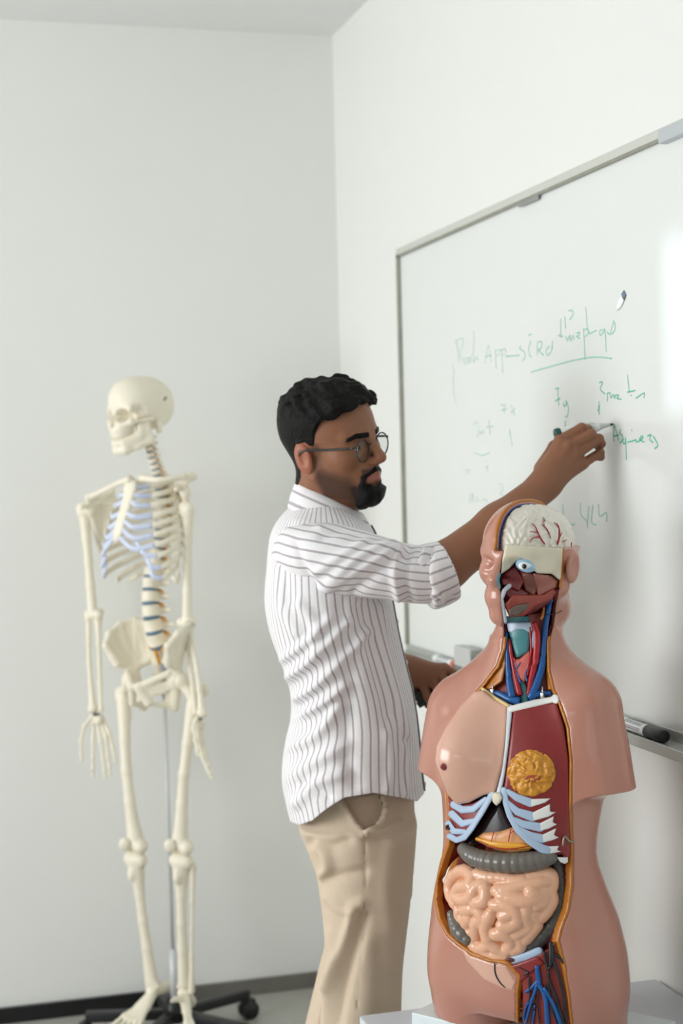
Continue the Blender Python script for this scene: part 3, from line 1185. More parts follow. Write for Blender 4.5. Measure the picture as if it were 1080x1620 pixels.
# spectacles
frame_g = mat('glasses_frame_dark', (42, 48, 46), 0.3)
lens_m = lens_glass('spectacle_lens', (238, 240, 240))
gl = MB()
lens_objs = []
NL = 40
for s in (-1, 1):
    c = np.array((.098, s * .0345, -.006))
    loop = []
    for j in range(NL + 1):
        a = 2 * math.pi * j / NL
        ry = .0235 * (1 + .06 * math.sin(a))
        rz = .0205 * (1 - .05 * math.cos(2 * a))
        yy, zz = ry * math.cos(a), rz * math.sin(a)
        loop.append(c + np.array((-.10 * abs(yy + s * .02) * .5 - .08 * (zz < 0) * -zz * 0, s * yy, zz)))
    loop = np.array(loop)
    gl.tube(H(loop), .0013, 8, (1.2, 1.0))
    gl.tube(H(spline([c + (0, s * -.0235, .008), c + (.004, s * -.0300, .010), np.array((.1045, 0, .006))], 8)), .0013, 8)     # bridge half
    hinge = c + np.array((-.002, s * .0235, .010))
    gl.tube(H([c + (-.001, s * .0205, .011), hinge, hinge + (-.008, s * .004, 0)]), [.0016, .0022, .0020], 8)
    gl.tube(H(spline([hinge + (-.008, s * .004, 0), (.040, s * .069, .004), (-.004, s * .0785, .006), (-.020, s * .078, -.006), (-.026, s * .074, -.028)], 24)), .0014, 8, (1, 1.5))
    lens_objs.append((c, loop))
glasses = gl.obj('glasses', frame_g, person)
for c, loop in lens_objs:
    V = [H(c + np.array((.0005, 0, 0)))] + [H(p) for p in loop[:-1]]
    Fc = [(0, 1 + j, 1 + (j + 1) % NL) for j in range(NL)]
    mesh_obj('lens', V, Fc, lens_m, glasses)


# ------------------------------------------------------------------ clothes
def stripe_mat(name, base, line, pitch, width, rough=.75):
    m = mat(name, base, rough, var=0.03, vscale=25, bump=0.25, bscale=500, spec=0.2)
    nt = m.node_tree
    b = nt.nodes['Principled BSDF']
    at = nt.nodes.new('ShaderNodeAttribute')
    at.attribute_name = 'run'
    n = nt.nodes.new('ShaderNodeTexNoise')
    n.inputs['Scale'].default_value = 220
    tc = nt.nodes.new('ShaderNodeTexCoord')
    nt.links.new(tc.outputs['Object'], n.inputs['Vector'])

    def mth(op, a, bb):
        q = nt.nodes.new('ShaderNodeMath')
        q.operation = op
        for i, v in enumerate((a, bb)):
            if v is None:
                continue
            if isinstance(v, (int, float)):
                q.inputs[i].default_value = v
            else:
                nt.links.new(v, q.inputs[i])
        return q.outputs[0]
    t = mth('PINGPONG', at.outputs['Fac'], pitch / 2)
    t = mth('ADD', t, mth('MULTIPLY', mth('SUBTRACT', n.outputs['Fac'], .5), .0012))
    mr = nt.nodes.new('ShaderNodeMapRange')
    mr.interpolation_type = 'SMOOTHSTEP'
    mr.inputs['From Min'].default_value = width * .35
    mr.inputs['From Max'].default_value = width * .75
    mr.inputs['To Min'].default_value = 0.85
    mr.inputs['To Max'].default_value = 0
    nt.links.new(t, mr.inputs['Value'])
    mx = nt.nodes.new('ShaderNodeMix')
    mx.data_type = 'RGBA'
    nt.links.new(b.inputs['Base Color'].links[0].from_socket, mx.inputs['A'])
    mx.inputs['B'].default_value = (*lin(line), 1)
    nt.links.new(mr.outputs['Result'], mx.inputs['Factor'])
    nt.links.new(mx.outputs['Result'], b.inputs['Base Color'])
    return m


shirt_m = stripe_mat('striped_cotton', (238, 236, 238), (166, 156, 162), .0150, .0030)


def grid_faces(nu, nv, wrap=True):
    Fc = []
    for i in range(nv - 1):
        for j in range(nu if wrap else nu - 1):
            k = (j + 1) % nu
            Fc.append((i * nu + j, i * nu + k, (i + 1) * nu + k, (i + 1) * nu + j))
    return Fc


def grid_normals(V, nu, nv, wrap=True):
    g = V.reshape(nv, nu, 3)
    du = np.roll(g, -1, 1) - np.roll(g, 1, 1) if wrap else np.gradient(g, axis=1)
    dv = np.gradient(g, axis=0)
    n = np.cross(du, dv)
    n /= np.linalg.norm(n, axis=2, keepdims=True) + 1e-12
    return n.reshape(-1, 3)


def folds(V, N, lines):
    """raise (or sink) creases of cloth that run along lines seen in the photo, on the side turned to the camera"""
    u, v = PX(V[:, 0], V[:, 1], V[:, 2])
    face = sstep(.05, .5, -(N[:, 1] * .98 - N[:, 2] * .0))
    d = np.zeros(len(V))
    for pts, w, h in lines:
        pp = np.asarray(pts, float)
        if len(pp) > 2:
            pp = spline(pp, 4 * len(pp))
        best = np.full(len(V), 1e9)
        for a, b in zip(pp[:-1], pp[1:]):
            e = b - a
            t = np.clip(((u - a[0]) * e[0] + (v - a[1]) * e[1]) / (e @ e + 1e-9), 0, 1)
            best = np.minimum(best, (u - a[0] - t * e[0]) ** 2 + (v - a[1] - t * e[1]) ** 2)
        d += h * np.exp(-best / (w * w))
    return V + N * (d * face)[:, None]


def loft(rings, nu, nv, n_exp=2.3):
    """rings: rows of (x, y, z, half width x, half depth y); returns grid of points (nv rows)"""
    R = spline(rings, nv)
    th = np.linspace(0, 2 * math.pi, nu, endpoint=False)
    c, s = np.cos(th), np.sin(th)
    cc = np.sign(c) * np.abs(c) ** (2 / n_exp)
    ss = np.sign(s) * np.abs(s) ** (2 / n_exp)
    V = np.stack([R[:, 0:1] + R[:, 3:4] * cc[None], R[:, 1:2] + R[:, 4:5] * ss[None], np.repeat(R[:, 2:3], nu, 1)], 2)
    return V, th


SD = 3.05
tab = [(772, 490, 524, .040), (788, 474, 542, .066), (804, 456, 562, .108), (824, 439, 580, .160), (850, 428, 594, .190), (900, 423, 607, .203), (950, 421, 618, .205),
       (1000, 429, 628, .200), (1050, 446, 640, .194), (1090, 457, 650, .188), (1130, 459, 657, .190), (1165, 453, 661, .195), (1200, 448, 664, .200),
       (1232, 447, 667, .205), (1265, 453, 672, .206), (1300, 462, 677, .204)]
rings = []
for (py, xl, xr, b) in tab:
    pl, pr = P(xl, py, SD), P(xr, py, SD)
    rings.append((*((pl + pr) / 2)[:1], SD, (pl[2] + pr[2]) / 2, (pr[0] - pl[0]) / 2, b))
NU, NV = 260, 240
G, th = loft(rings, NU, NV, 2.25)
# shirt tails: the hem runs lower at back and front, high at the sides
frac = (np.cos(th) + 1) / 2
hem = np.interp(frac, [0, .10, .22, .34, .46, .62, .80, .93, 1], [1297, 1303, 1296, 1278, 1261, 1255, 1263, 1270, 1258])
zt, zb = G[0, 0, 2], G[-1, 0, 2]
for j in range(NU):
    zh = P(560, hem[j], SD + (G[-1, j, 1] - SD) * (1 if G[-1, j, 1] < SD else -1))[2]
    zs = np.linspace(zt, zh, NV)
    z0 = -G[:, j, 2].copy()
    for k in range(2):
        G[:, j, k] = np.interp(-zs, z0, G[:, j, k])
    G[:, j, 2] = zs
V = G.reshape(-1, 3)
N = grid_normals(V, NU, NV)
if (N[:, 1] * (V[:, 1] - SD)).mean() < 0:
    N = -N
torso_folds = [([(432, 1085), (470, 1062), (505, 1032), (548, 985)], 9, .010), ([(440, 1120), (490, 1092), (530, 1055), (580, 1000)], 9, .009),
               ([(452, 1142), (500, 1120), (545, 1085)], 8, .009), ([(437, 1050), (480, 1020), (520, 980)], 8, .007), ([(455, 1185), (500, 1165), (535, 1120)], 9, .008),
               ([(462, 1112), (475, 1126), (462, 1140)], 8, -.006), ([(455, 1232), (500, 1205), (545, 1180)], 11, .006), ([(470, 1270), (500, 1240), (540, 1225)], 10, .006),
               ([(600, 960), (606, 1020), (622, 1090), (640, 1160)], 9, .006), ([(570, 960), (590, 1040), (612, 1130)], 11, -.005), ([(540, 960), (552, 1060), (548, 1180), (560, 1240)], 13, -.005),
               ([(610, 1160), (618, 1210), (612, 1250)], 7, .004), ([(635, 1180), (642, 1220), (640, 1256)], 6, .004), ([(440, 900), (448, 960), (470, 1000)], 10, .005),
               ([(455, 830), (447, 890), (455, 950)], 12, -.004), ([(480, 1240), (520, 1260)], 8, -.005), ([(475, 955), (500, 990), (500, 1030)], 9, .005)]
V = folds(V, N, [(a, b, c * 1.5) for a, b, c in torso_folds])
V = V + N * (.0022 * noise3(V[:, 0], V[:, 1] * .7, V[:, 2] * .5, 45, 21))[:, None]
ra = np.cumsum(np.linalg.norm(np.diff(np.vstack([G[150], G[150][:1]]), axis=0), axis=1))
run = np.tile(np.concatenate([[0], ra[:-1]]), NV)
shirt = mesh_obj('shirt', V, grid_faces(NU, NV), shirt_m, person, attrs={'run': run})
solid(shirt, .0016, 0)

# placket: the buttoned strip down the chest with its dark edge
pk = MB()
col = [V.reshape(NV, NU, 3)[i, 2] + np.array((.0015, 0, 0)) for i in range(30, NV, 4)]
mb = MB()
mb.tube(col, .0025, 8, (1.4, 6), up=(0, 1, 0))
mesh_obj('placket', mb.v, mb.f, mat('placket_cotton', (206, 202, 206), .75), shirt)
col2 = [c + np.array((.0006, -.016, 0)) for c in col]
mb = MB()
mb.tube(col2, .0020, 6)
mb.obj('placket_edge', mat('dark_grey_piping', (84, 82, 88), .8), shirt)
bt = mat('shirt_button', (225, 222, 220), .3)
for i in range(3, len(col), 8):
    V0, F0 = sphere(col[i] + np.array((.004, 0, 0)), .005, 8)
    V0 = np.array(V0)
    V0[:, 0] = col[i][0] + .004 + (V0[:, 0] - col[i][0] - .004) * .35
    mesh_obj('button', V0, F0, bt, shirt)


def sweep(name, pts, ra_, rb_, m, par, nu=120, nv=110, lines=(), run0=0.0, up=(0, 0, 1), wob=.002, thick=.0016, close=False):
    """a sleeve: ellipses along a path"""
    rows = spline([(*p, a, b) for p, a, b in zip(pts, ra_, rb_)], nv)
    c = rows[:, :3]
    V = np.zeros((nv, nu, 3))
    th = np.linspace(0, 2 * math.pi, nu, endpoint=False)
    for i in range(nv):
        t = c[min(i + 1, nv - 1)] - c[max(i - 1, 0)]
        a, b = frame_of(t, up)
        V[i] = c[i] + rows[i, 3] * np.cos(th)[:, None] * a + rows[i, 4] * np.sin(th)[:, None] * b
    V = V.reshape(-1, 3)
    N = grid_normals(V, nu, nv)
    if ((V - np.repeat(c, nu, 0)) * N).sum() < 0:
        N = -N
    V = folds(V, N, [(a, b, c * 1.35) for a, b, c in lines])
    V = V + N * (wob * noise3(V[:, 0], V[:, 1], V[:, 2], 60, 31))[:, None]
    rr = np.mean(rb_) * th * .86
    o = mesh_obj(name, V, grid_faces(nu, nv), m, par, attrs={'run': np.tile(rr, nv) + run0})
    solid(o, thick, 0)
    return o


sl_lines = [([(500, 905), (540, 880), (580, 855)], 7, .006), ([(480, 940), (520, 920), (570, 880), (620, 860)], 7, .007), ([(520, 930), (570, 900), (625, 868)], 6, .006),
            ([(560, 935), (600, 905), (640, 880)], 7, -.005), ([(630, 945), (622, 905), (632, 870)], 6, .006), ([(648, 950), (640, 910), (650, 868)], 6, -.005),
            ([(505, 830), (530, 812), (545, 822)], 7, .006), ([(470, 860), (480, 895), (500, 930)], 6, -.004), ([(510, 850), (545, 838), (580, 850)], 8, -.004)]
sweep('sleeve', [P(486, 880, 2.965), P(510, 882, 2.905), P(545, 887, 2.875), P(590, 896, 2.862), P(630, 905, 2.862), P(668, 910, 2.868), P(694, 909, 2.874)],
      [.060, .062, .064, .058, .052, .052, .050], [.072, .078, .070, .059, .051, .052, .049], shirt_m, shirt, lines=sl_lines, run0=.004, up=(0, -1, .2))
fd = (P(790, 833, 2.91) - P(700, 908, 2.878))
fd = fd / np.linalg.norm(fd) + np.array((.75, 0, -.05))
fd /= np.linalg.norm(fd)
cc = P(688, 910, 2.874)
cuff = sweep('cuff', [cc - fd * .030, cc - fd * .024, cc - fd * .004, cc + fd * .010, cc + fd * .024, cc + fd * .027, cc + fd * .022],
             [.044, .058, .0620, .0605, .057, .053, .047], [.044, .058, .0605, .059, .056, .052, .046], shirt_m, shirt, nu=110, nv=60,
             lines=[([(668, 940), (662, 905), (672, 872)], 4, .005), ([(682, 950), (676, 905), (684, 868)], 3.5, -.005), ([(690, 945), (705, 952), (716, 946)], 4, -.006), ([(672, 950), (690, 940), (702, 950)], 5, .006)], wob=.0025)
# left sleeve, behind the chest
sweep('sleeve', [P(505, 872, 3.16), P(515, 905, 3.23), P(535, 960, 3.27), P(560, 1015, 3.295), P(588, 1038, 3.28)],
      [.060, .066, .062, .056, .05], [.060, .066, .062, .056, .05], shirt_m, shirt, nu=60, nv=40, up=(1, 0, 0))

# collar: a stand and a turned-down leaf, open at the throat
nc = 72
ang = np.linspace(math.radians(14), math.radians(346), nc)
C3 = P(522, 800, 3.03)
rowsC = []
runC = []
for (rx, ry, yb, yf, dx) in ((.058, .056, 792, 826, 0), (.061, .060, 762, 815, 0), (.0635, .063, 760, 813, 0), (.069, .070, 765, 819, .001), (.082, .088, 790, 848, .003), (.088, .098, 802, 862, .006)):
    row = []
    for a in ang:
        w = (1 - math.cos(a)) / 2
        py = yf + (yb - yf) * w
        row.append((C3[0] + dx + rx * math.cos(a), C3[1] + ry * math.sin(a), P(522, py, 3.03)[2]))
    rowsC.append(row)
VC = np.array(rowsC).reshape(-1, 3)
colr = mesh_obj('collar', VC, grid_faces(nc, 6, False), shirt_m, shirt, attrs={'run': np.repeat(np.array([0, .012, .0135, .018, .036, .046]) + .006, nc)})
solid(colr, .0022, 0)
sb = colr.modifiers.new('smooth', 'SUBSURF')
sb.levels = sb.render_levels = 1


# trousers
def stack(rows):
    """upright body of ellipses: rows of (z, x, y, half width, half depth)"""
    r = np.asarray(sorted(tuple(map(float, w)) for w in rows), float)
    if len(r) > 2:
        r = spline(r, 12 * len(r))
        r[:, 0] = np.maximum.accumulate(r[:, 0])

    def f(x, y, z):
        q = [np.interp(z, r[:, 0], r[:, i]) for i in range(1, 5)]
        d = (np.sqrt(((x - q[0]) / q[2]) ** 2 + ((y - q[1]) / q[3]) ** 2) - 1) * np.minimum(q[2], q[3])
        return np.maximum(d, np.maximum(z - r[-1, 0], r[0, 0] - z))
    f.lo = np.array([(r[:, 1] - r[:, 3]).min(), (r[:, 2] - r[:, 4]).min(), r[0, 0]])
    f.hi = np.array([(r[:, 1] + r[:, 3]).max(), (r[:, 2] + r[:, 4]).max(), r[-1, 0]])
    return f


def px_rows(rows, dep):
    out = []
    for (py, xl, xr, b, dy) in rows:
        a, c = P(xl, py, dep + dy), P(xr, py, dep + dy)
        out.append(((a[2] + c[2]) / 2, (a[0] + c[0]) / 2, dep + dy, (c[0] - a[0]) / 2, b))
    return out


tv = Vol((-.22, 2.80, .06), (.28, 3.30, 1.10), .0042)
pel = stack(px_rows([(1225, 474, 654, .165, 0), (1262, 470, 655, .172, 0), (1300, 473, 654, .176, 0), (1345, 492, 652, .172, 0), (1385, 512, 648, .15, 0)], 3.05))
nleg = stack(px_rows([(1310, 478, 655, .09, 0), (1370, 499, 651, .098, 0), (1420, 506, 650, .098, -.005), (1480, 512, 643, .095, -.01), (1530, 512, 638, .092, -.01),
                      (1580, 511, 636, .090, -.01), (1640, 506, 632, .088, -.01), (1800, 500, 610, .085, 0), (1960, 490, 590, .085, .0), (2025, 486, 588, .085, .0)], 2.965))
fleg = stack(px_rows([(1320, 485, 645, .085, 0), (1400, 512, 640, .09, 0), (1480, 515, 625, .09, 0), (1545, 500, 600, .088, 0), (1620, 482, 575, .085, 0),
                      (1800, 440, 545, .085, 0), (1960, 420, 520, .083, 0), (2000, 418, 518, .083, 0)], 3.14))
tv.add(pel, 0)
tv.add(nleg, .03)
tv.add(fleg, .03)
x, y, z = tv.all()
pu, pvv = PX(x, y, z)
near = y - 3.0
pocket = np.maximum(polyd([(541, 1252), (548, 1272), (560, 1296), (577, 1319), (594, 1309), (605, 1292), (609, 1272), (603, 1252)])(pu, pvv) / 815, near)
tv.d = smax(tv.d, -np.maximum(pocket, -(tv.d + .010)), .003)
seam = np.maximum(strokes([[(577, 1320, .6), (578, 1400, .6), (574, 1480, .6), (567, 1560, .6), (562, 1640, .6)]])(pu, pvv) / 815, near)
tv.d = smax(tv.d, -np.maximum(seam, -(tv.d + .0025)), .002).astype(np.float32)
tp_, tq_ = tv.mesh()


def vert_normals(p, q):
    n = np.zeros_like(p)
    fn = np.cross(p[q[:, 2]] - p[q[:, 0]], p[q[:, 3]] - p[q[:, 1]])
    for i in range(4):
        np.add.at(n, q[:, i], fn)
    return n / (np.linalg.norm(n, axis=1, keepdims=True) + 1e-12)


tn = vert_normals(tp_, tq_)
if (tn[:, 1] * (tp_[:, 1] - 3.05)).mean() < 0:
    tn = -tn
tr_folds = [([(560, 1440), (545, 1490), (525, 1550), (508, 1620)], 8, .010), ([(575, 1450), (562, 1500), (545, 1560), (532, 1620)], 9, -.008),
            ([(502, 1340), (515, 1352), (520, 1372), (508, 1388)], 8, .010), ([(490, 1335), (520, 1340), (550, 1330)], 9, -.006), ([(505, 1392), (540, 1385), (575, 1378)], 9, -.006),
            ([(520, 1420), (545, 1440), (570, 1430)], 9, .006), ([(577, 1320), (602, 1316), (632, 1300)], 5, .006), ([(580, 1326), (610, 1330), (640, 1316)], 8, -.005),
            ([(540, 1268), (560, 1300), (576, 1320)], 4, .004), ([(604, 1258), (610, 1280), (600, 1305), (580, 1320)], 4, .006), ([(520, 1480), (530, 1520), (520, 1560)], 9, .006),
            ([(620, 1330), (612, 1400), (618, 1470)], 14, .005), ([(600, 1500), (606, 1560), (598, 1620)], 12, -.004)]
tp_ = folds(tp_, tn, [(a, b, c * 1.3) for a, b, c in tr_folds])
tp_ = tp_ + tn * (.0018 * noise3(tp_[:, 0], tp_[:, 1], tp_[:, 2] * .5, 45, 41))[:, None]
chino = mat('beige_cotton_twill', (208, 190, 168), 0.8, var=0.05, vscale=18, bump=0.2, bscale=450, spec=0.2)
trousers = mesh_obj('trousers', tp_, tq_, chino, person)
for (cx_, cy0, nm) in ((P(536, 2040, 2.965)[0], 2.965, 'shoe'), (P(470, 2020, 3.14)[0], 3.14, 'shoe')):
    sh = [ell((cx_ + .03, cy0, .045), (.095, .045, .05)), ell((cx_ + .12, cy0, .032), (.075, .045, .034)), ell((cx_ - .02, cy0, .06), (.06, .043, .06))]
    so = blob(sh, .006, .03, (), 0)
    xx, yy, zz = so.all()
    so.d = np.maximum(so.d, .001 - zz).astype(np.float32)
    p, q = so.mesh()
    mesh_obj('shoe', p, q, mat('brown_leather', (70, 48, 36), .4), person)

# wrist band on the left wrist
mb = MB()
wd = PL(664, 1054, 3.21) - LW
a_, b_ = frame_of(wd)
ringp = [LW + .02 * wd / np.linalg.norm(wd) * -1 + .030 * (math.cos(t) * a_ + math.sin(t) * b_) for t in np.linspace(0, 2 * math.pi, 33)]
mb.tube(ringp, .0035, 8, (1, 1))
mb.obj('wrist_band', mat('dark_band', (44, 50, 48), .5), person)

# pen in the right hand, black thing in the left
marker('whiteboard_marker', 'green plugged white marker held against the board in the writing hand', room(PE), room(PT), .0098,
       mat('green_plug', (16, 74, 66), 0.35), .74, open_tip=True)
ba, bb = PL(655, 1098, 3.21), PL(724, 1062, 3.21)
blk = thing('eraser', (ba + bb) / 2, 0, 'black eraser gripped in the lowered left hand beside the torso shoulder', 'eraser')
mb = MB()
dd = (bb - ba) / np.linalg.norm(bb - ba)
ax_, bx_ = frame_of(dd)
MM = np.stack([dd, ax_, bx_], 1)
mb.put(boxm((ba + bb) / 2, (np.linalg.norm(bb - ba), .028, .026), MM, .005))
mb.obj('body', mat('black_plastic', (18, 19, 21), .4), blk)
mb = MB()
mb.put(boxm((ba + bb) / 2 - bx_ * .015, (np.linalg.norm(bb - ba) * .97, .026, .008), MM, .002))
mb.obj('felt', mat('dark_felt', (38, 66, 62), .9), blk)
# ------------------------------------------------------------------ anatomical torso on the table
TH = math.radians(38)
TC, TSN = math.cos(TH), math.sin(TH)
TORSO_AT = (0.295, 2.63, TT + .024)
torso = thing('anatomical_torso', TORSO_AT, -TH, 'glossy pink anatomical torso with exposed brain, ribs and intestines on the grey table', 'anatomical model')


def loc_view(x, y, z):
    return TORSO_AT[0] + TC * x + TSN * y, TORSO_AT[1] - TSN * x + TC * y, TORSO_AT[2] + z


def view_loc(p):
    dx, dy, dz = p[0] - TORSO_AT[0], p[1] - TORSO_AT[1], p[2] - TORSO_AT[2]
    return np.array([TC * dx - TSN * dy, TSN * dx + TC * dy, dz])


# the mannequin head: same bones as a person's, eyes closed
m_cuts2 = [c for i, c in enumerate(head_cuts2) if i not in (2, 3)]


m_extra = [(ell((.084, 0, -.058), (.030, .034, .030)), .02), (ell((.084, 0, -.094), (.022, .026, .019)), .015), (cone((-.01, 0, -.03), (-.03, 0, -.09), .052, .048), .03)]


def fmann(x, y, z):
    d = None
    for p, k in head_prims[:-2] + m_extra:
        v = p(x, y, z)
        d = v if d is None else smin(d, v, k)
    for p, k in head_cuts:
        d = smax(d, -p(x, y, z), k)
    for p, k in head_prims2:
        d = smin(d, p(x, y, z), k)
    for p, k in m_cuts2:
        d = smax(d, -p(x, y, z), k)
    return d


HH = (.022, .010, .777)


def fskull(x, y, z):
    return .9 * fmann(-(y - HH[1]) / 1.05, (x - HH[0]) / .95, (z - HH[2]) / .9)


trunk_rows = np.array([(0.0, 0, .120, .004, .085), (.03, 0, .150, .002, .102), (.06, 0, .172, .0, .115), (.12, 0, .178, -.002, .120), (.18, 0, .171, -.006, .118), (.24, 0, .152, -.014, .110),
                       (.286, 0, .139, -.017, .102), (.33, 0, .139, -.014, .102), (.39, 0, .147, -.006, .104), (.45, 0, .153, 0, .104), (.50, 0, .145, .003, .097),
                       (.55, 0, .115, .008, .080), (.59, 0, .082, .010, .064), (.62, 0, .058, .010, .054), (.64, 0, .046, .010, .048)])
trunk = stack(trunk_rows[:, [0, 1, 3, 2, 4]])
legs = [stack([(-.004, s * .088, .002, .083, .094), (.04, s * .088, .0, .087, .102), (.09, s * .086, -.002, .086, .106), (.15, s * .08, 0, .075, .098), (.22, s * .07, 0, .04, .06)]) for s in (-1, 1)]
arms = [cone((s * (.123 if s > 0 else .129), .006, .530 if s > 0 else .512), (s * (.157 if s > 0 else .164), .004, .37), .057, .053) for s in (-1, 1)]
traps = [cone((s * .020, .022, .635), (s * .112, .012, .552 if s > 0 else .534), .030, .044) for s in (-1, 1)]
neckc = cone((.006, .006, .55), (.016, .004, .73), .056, .0475)


def fB(x, y, z):
    d = trunk(x, y, z)
    d = np.maximum(d, .030 - z)                        # the trunk ends in two thighs
    for l in legs:
        d = smin(d, l(x, y, z), .022)
    for a, s in zip(arms, (-1, 1)):
        d = smin(d, np.maximum(a(x, y, z), .408 - z + .03 * (s * x - .155)), .036)
    for t in traps:
        d = smin(d, t(x, y, z), .035)
    d = smin(d, neckc(x, y, z), .035)
    hd_ = np.broadcast_to(z, np.shape(d))
    if np.max(z) > .64:
        hx = smax(fskull(x, y, z), .66 - z, .01)
        d = np.where(hd_ > .60, smin(d, hx, .014), d)
    return d


def fB_view(x, y, z):
    dx, dy, dz = x - TORSO_AT[0], y - TORSO_AT[1], z - TORSO_AT[2]
    return fB(TC * dx - TSN * dy, TSN * dx + TC * dy, dz)


def T_hit(px, py, o=0.0):
    """torso-local point where the sight line meets the body surface raised by o"""
    return view_loc(hit(fB_view, px, py, 2.36, 2.86, o, 180))


def lpx(x, y, z):
    return PX(*loc_view(x, y, z))


SCL = 945.0
OPEN = [(794, 975), (797, 1000), (795, 1025), (786, 1052), (766, 1078), (744, 1103), (722, 1130), (703, 1160), (696, 1190), (699, 1225), (705, 1255), (708, 1300), (706, 1335),
        (697, 1360), (688, 1390), (686, 1425), (692, 1455), (705, 1480), (725, 1498), (745, 1512), (775, 1523), (800, 1526), (818, 1545), (815, 1570), (816, 1640), (908, 1640),
        (902, 1580), (895, 1530), (885, 1490), (889, 1472), (901, 1440), (907, 1400), (907, 1350), (904, 1280), (905, 1200), (900, 1150), (888, 1115), (877, 1090), (870, 1060),
        (869, 1015), (876, 985), (879, 955), (886, 925), (890, 867), (799, 862), (794, 885), (788, 915), (792, 945)]
dOPEN = polyd(OPEN)
DEP_H = np.array([0, .06, .12, .20, .36, .42, .55, .62, .70, .74, .80, .9])
DEP_D = np.array([.012, .014, .05, .062, .060, .03, .026, .034, .030, .022, .016, .014])


def carve(x, y, z, u, v, F):
    dep = np.interp(z, DEP_H, DEP_D)
    lean = np.interp(z, [.05, .12, .36, .42, .6, .7], [.3, 1.0, 1.0, .35, .25, .2])      # the walls of the opening slope inwards
    c = np.maximum(np.maximum(dOPEN(u, v) / SCL + lean * np.maximum(-F, 0), -(F + dep)), y - np.interp(z, [.1, .38, .5], [0.0, 0.0, .03]))
    hemi = np.maximum(np.maximum(.014 - x, .800 - z), -(F + .0135))       # the left half of the skull cap
    return np.minimum(c, hemi)


def front(p, h, y):
    return p


pink = mat('torso_pink_plastic', (182, 127, 109), 0.22, var=0.02, vscale=12, coat=0.25)
tv = Vol((-.235, -.135, -.004), (.235, .135, .892), .0024)
x, y, z = tv.all()
F = fB(x, y, z).astype(np.float32)
u, v = lpx(x, y, z)
Cv = carve(x, y, z, u, v, F)
tv.d = smax(np.maximum(F, -z), -Cv, .0016).astype(np.float32)
p, q = tv.mesh()
body_t = mesh_obj('body_shell', p, q, pink, torso, local=True)
tv.d = np.maximum(np.maximum(np.maximum(Cv - .0004, F + .006), -(Cv + .0034)), .07 - z).astype(np.float32)
tv.d = np.maximum(tv.d, z - .80)
p, q = tv.mesh()
mesh_obj('cavity_lining', p, q, mat('lining_dark_red', (116, 22, 24), 0.3), torso, local=True)
tv.d = np.maximum(np.maximum(np.maximum(Cv - .0006, F - .0004), -(Cv + .0042)), -(F + .011)).astype(np.float32)
tv.d = np.maximum(tv.d, z - .655)
p, q = tv.mesh()
ochre = mat('fat_ochre', (180, 110, 32), 0.32, var=0.08, vscale=40)
mesh_obj('fat_rim', p, q, ochre, torso, local=True)
del tv, F, u, v, Cv, x, y, z


def box_of(d2, o, t, pad=.012):
    lo2, hi2 = d2.box
    pts = []
    for a in np.linspace(lo2[0], hi2[0], 6):
        for b in np.linspace(lo2[1], hi2[1], 6):
            if d2(np.array([a]), np.array([b]))[0] < 60:
                pts.append(T_hit(a, b, o))
                pts.append(T_hit(a, b, o - t))
    pts = np.array(pts)
    return pts.min(0) - pad, pts.max(0) + pad


def patch(name, d2, o, t, m, par=None, fld=None, dome=None, h=.0016, rnd=.003, extra=None, ymax=.045, pad=.012):
    """a layer of the model: the part of the shell between depths o and o - t that lies inside an outline of the photo"""
    lo, hi = box_of(d2, o, t, pad)
    v = Vol(lo, hi, h)
    x, y, z = v.all()
    F = (fld or fB)(x, y, z)
    uu, vv = lpx(x, y, z)
    D = d2(uu, vv)
    if dome is not None:
        F = F - dome(x, y, z, uu, vv, D)
    d = smax(F - o, D / SCL, rnd)
    d = np.maximum(np.maximum(d, -(F - o + t)), y - ymax)
    if extra is not None:
        d = np.maximum(d, extra(x, y, z))
    v.d = np.broadcast_to(d, v.n).astype(np.float32)
    p, q = v.mesh()
    return mesh_obj(name, p, q, m, par or torso, local=True)


def vessel(name, lines, o, m, par=None, seg=8, sink=.3):
    """round strings along the surface: lines of (px, py, radius px)"""
    mb = MB()
    for l in lines:
        l = np.asarray(l, float)
        s = spline(l, max(3, 4 * len(l)))
        pts, rr = [], []
        for a, b, r in s:
            pts.append(T_hit(a, b, o))
            rr.append(max(r, .3) / SCL)
        pts = np.array(pts)
        if len(pts) > 4:                     # calm the steps between neighbours
            pts[1:-1] = (pts[:-2] + 2 * pts[1:-1] + pts[2:]) / 4
        mb.tube(pts, rr, seg)
    return mb.obj(name, m, par or torso, local=True)


chest_m = mat('chest_plate_plastic', (212, 166, 145), 0.22, var=0.02, vscale=14, coat=0.35)
muscle = mat('muscle_red', (130, 36, 36), 0.34, var=0.12, vscale=60)
muscle2 = mat('muscle_brick', (152, 62, 48), 0.36, var=0.14, vscale=70)
cart = mat('cartilage_blue', (166, 186, 210), 0.35, var=0.03, vscale=40)
bone_w = mat('bone_white', (226, 226, 222), 0.4, var=0.03, vscale=40)
skullc = mat('skull_cream', (214, 206, 184), 0.36, var=0.03, vscale=25)
blue = mat('vein_blue', (16, 84, 150), 0.25)
red = mat('artery_red', (168, 26, 36), 0.25)
teal = mat('larynx_teal', (74, 136, 142), 0.35)
black_v = mat('nerve_black', (28, 28, 32), 0.35)

# --- chest: right plate with breast, sternum, left muscle wall with dissected breast
brR = ell((-.060, -.062, .450), (.060, .076, .074))
brT = cone((-.045, -.055, .55), (-.060, -.070, .46), .02, .045)


def fchest(x, y, z):
    d = fB(x, y, z)
    d = smin(d, brT(x, y, z), .05)
    return smin(d, brR(x, y, z), .045)


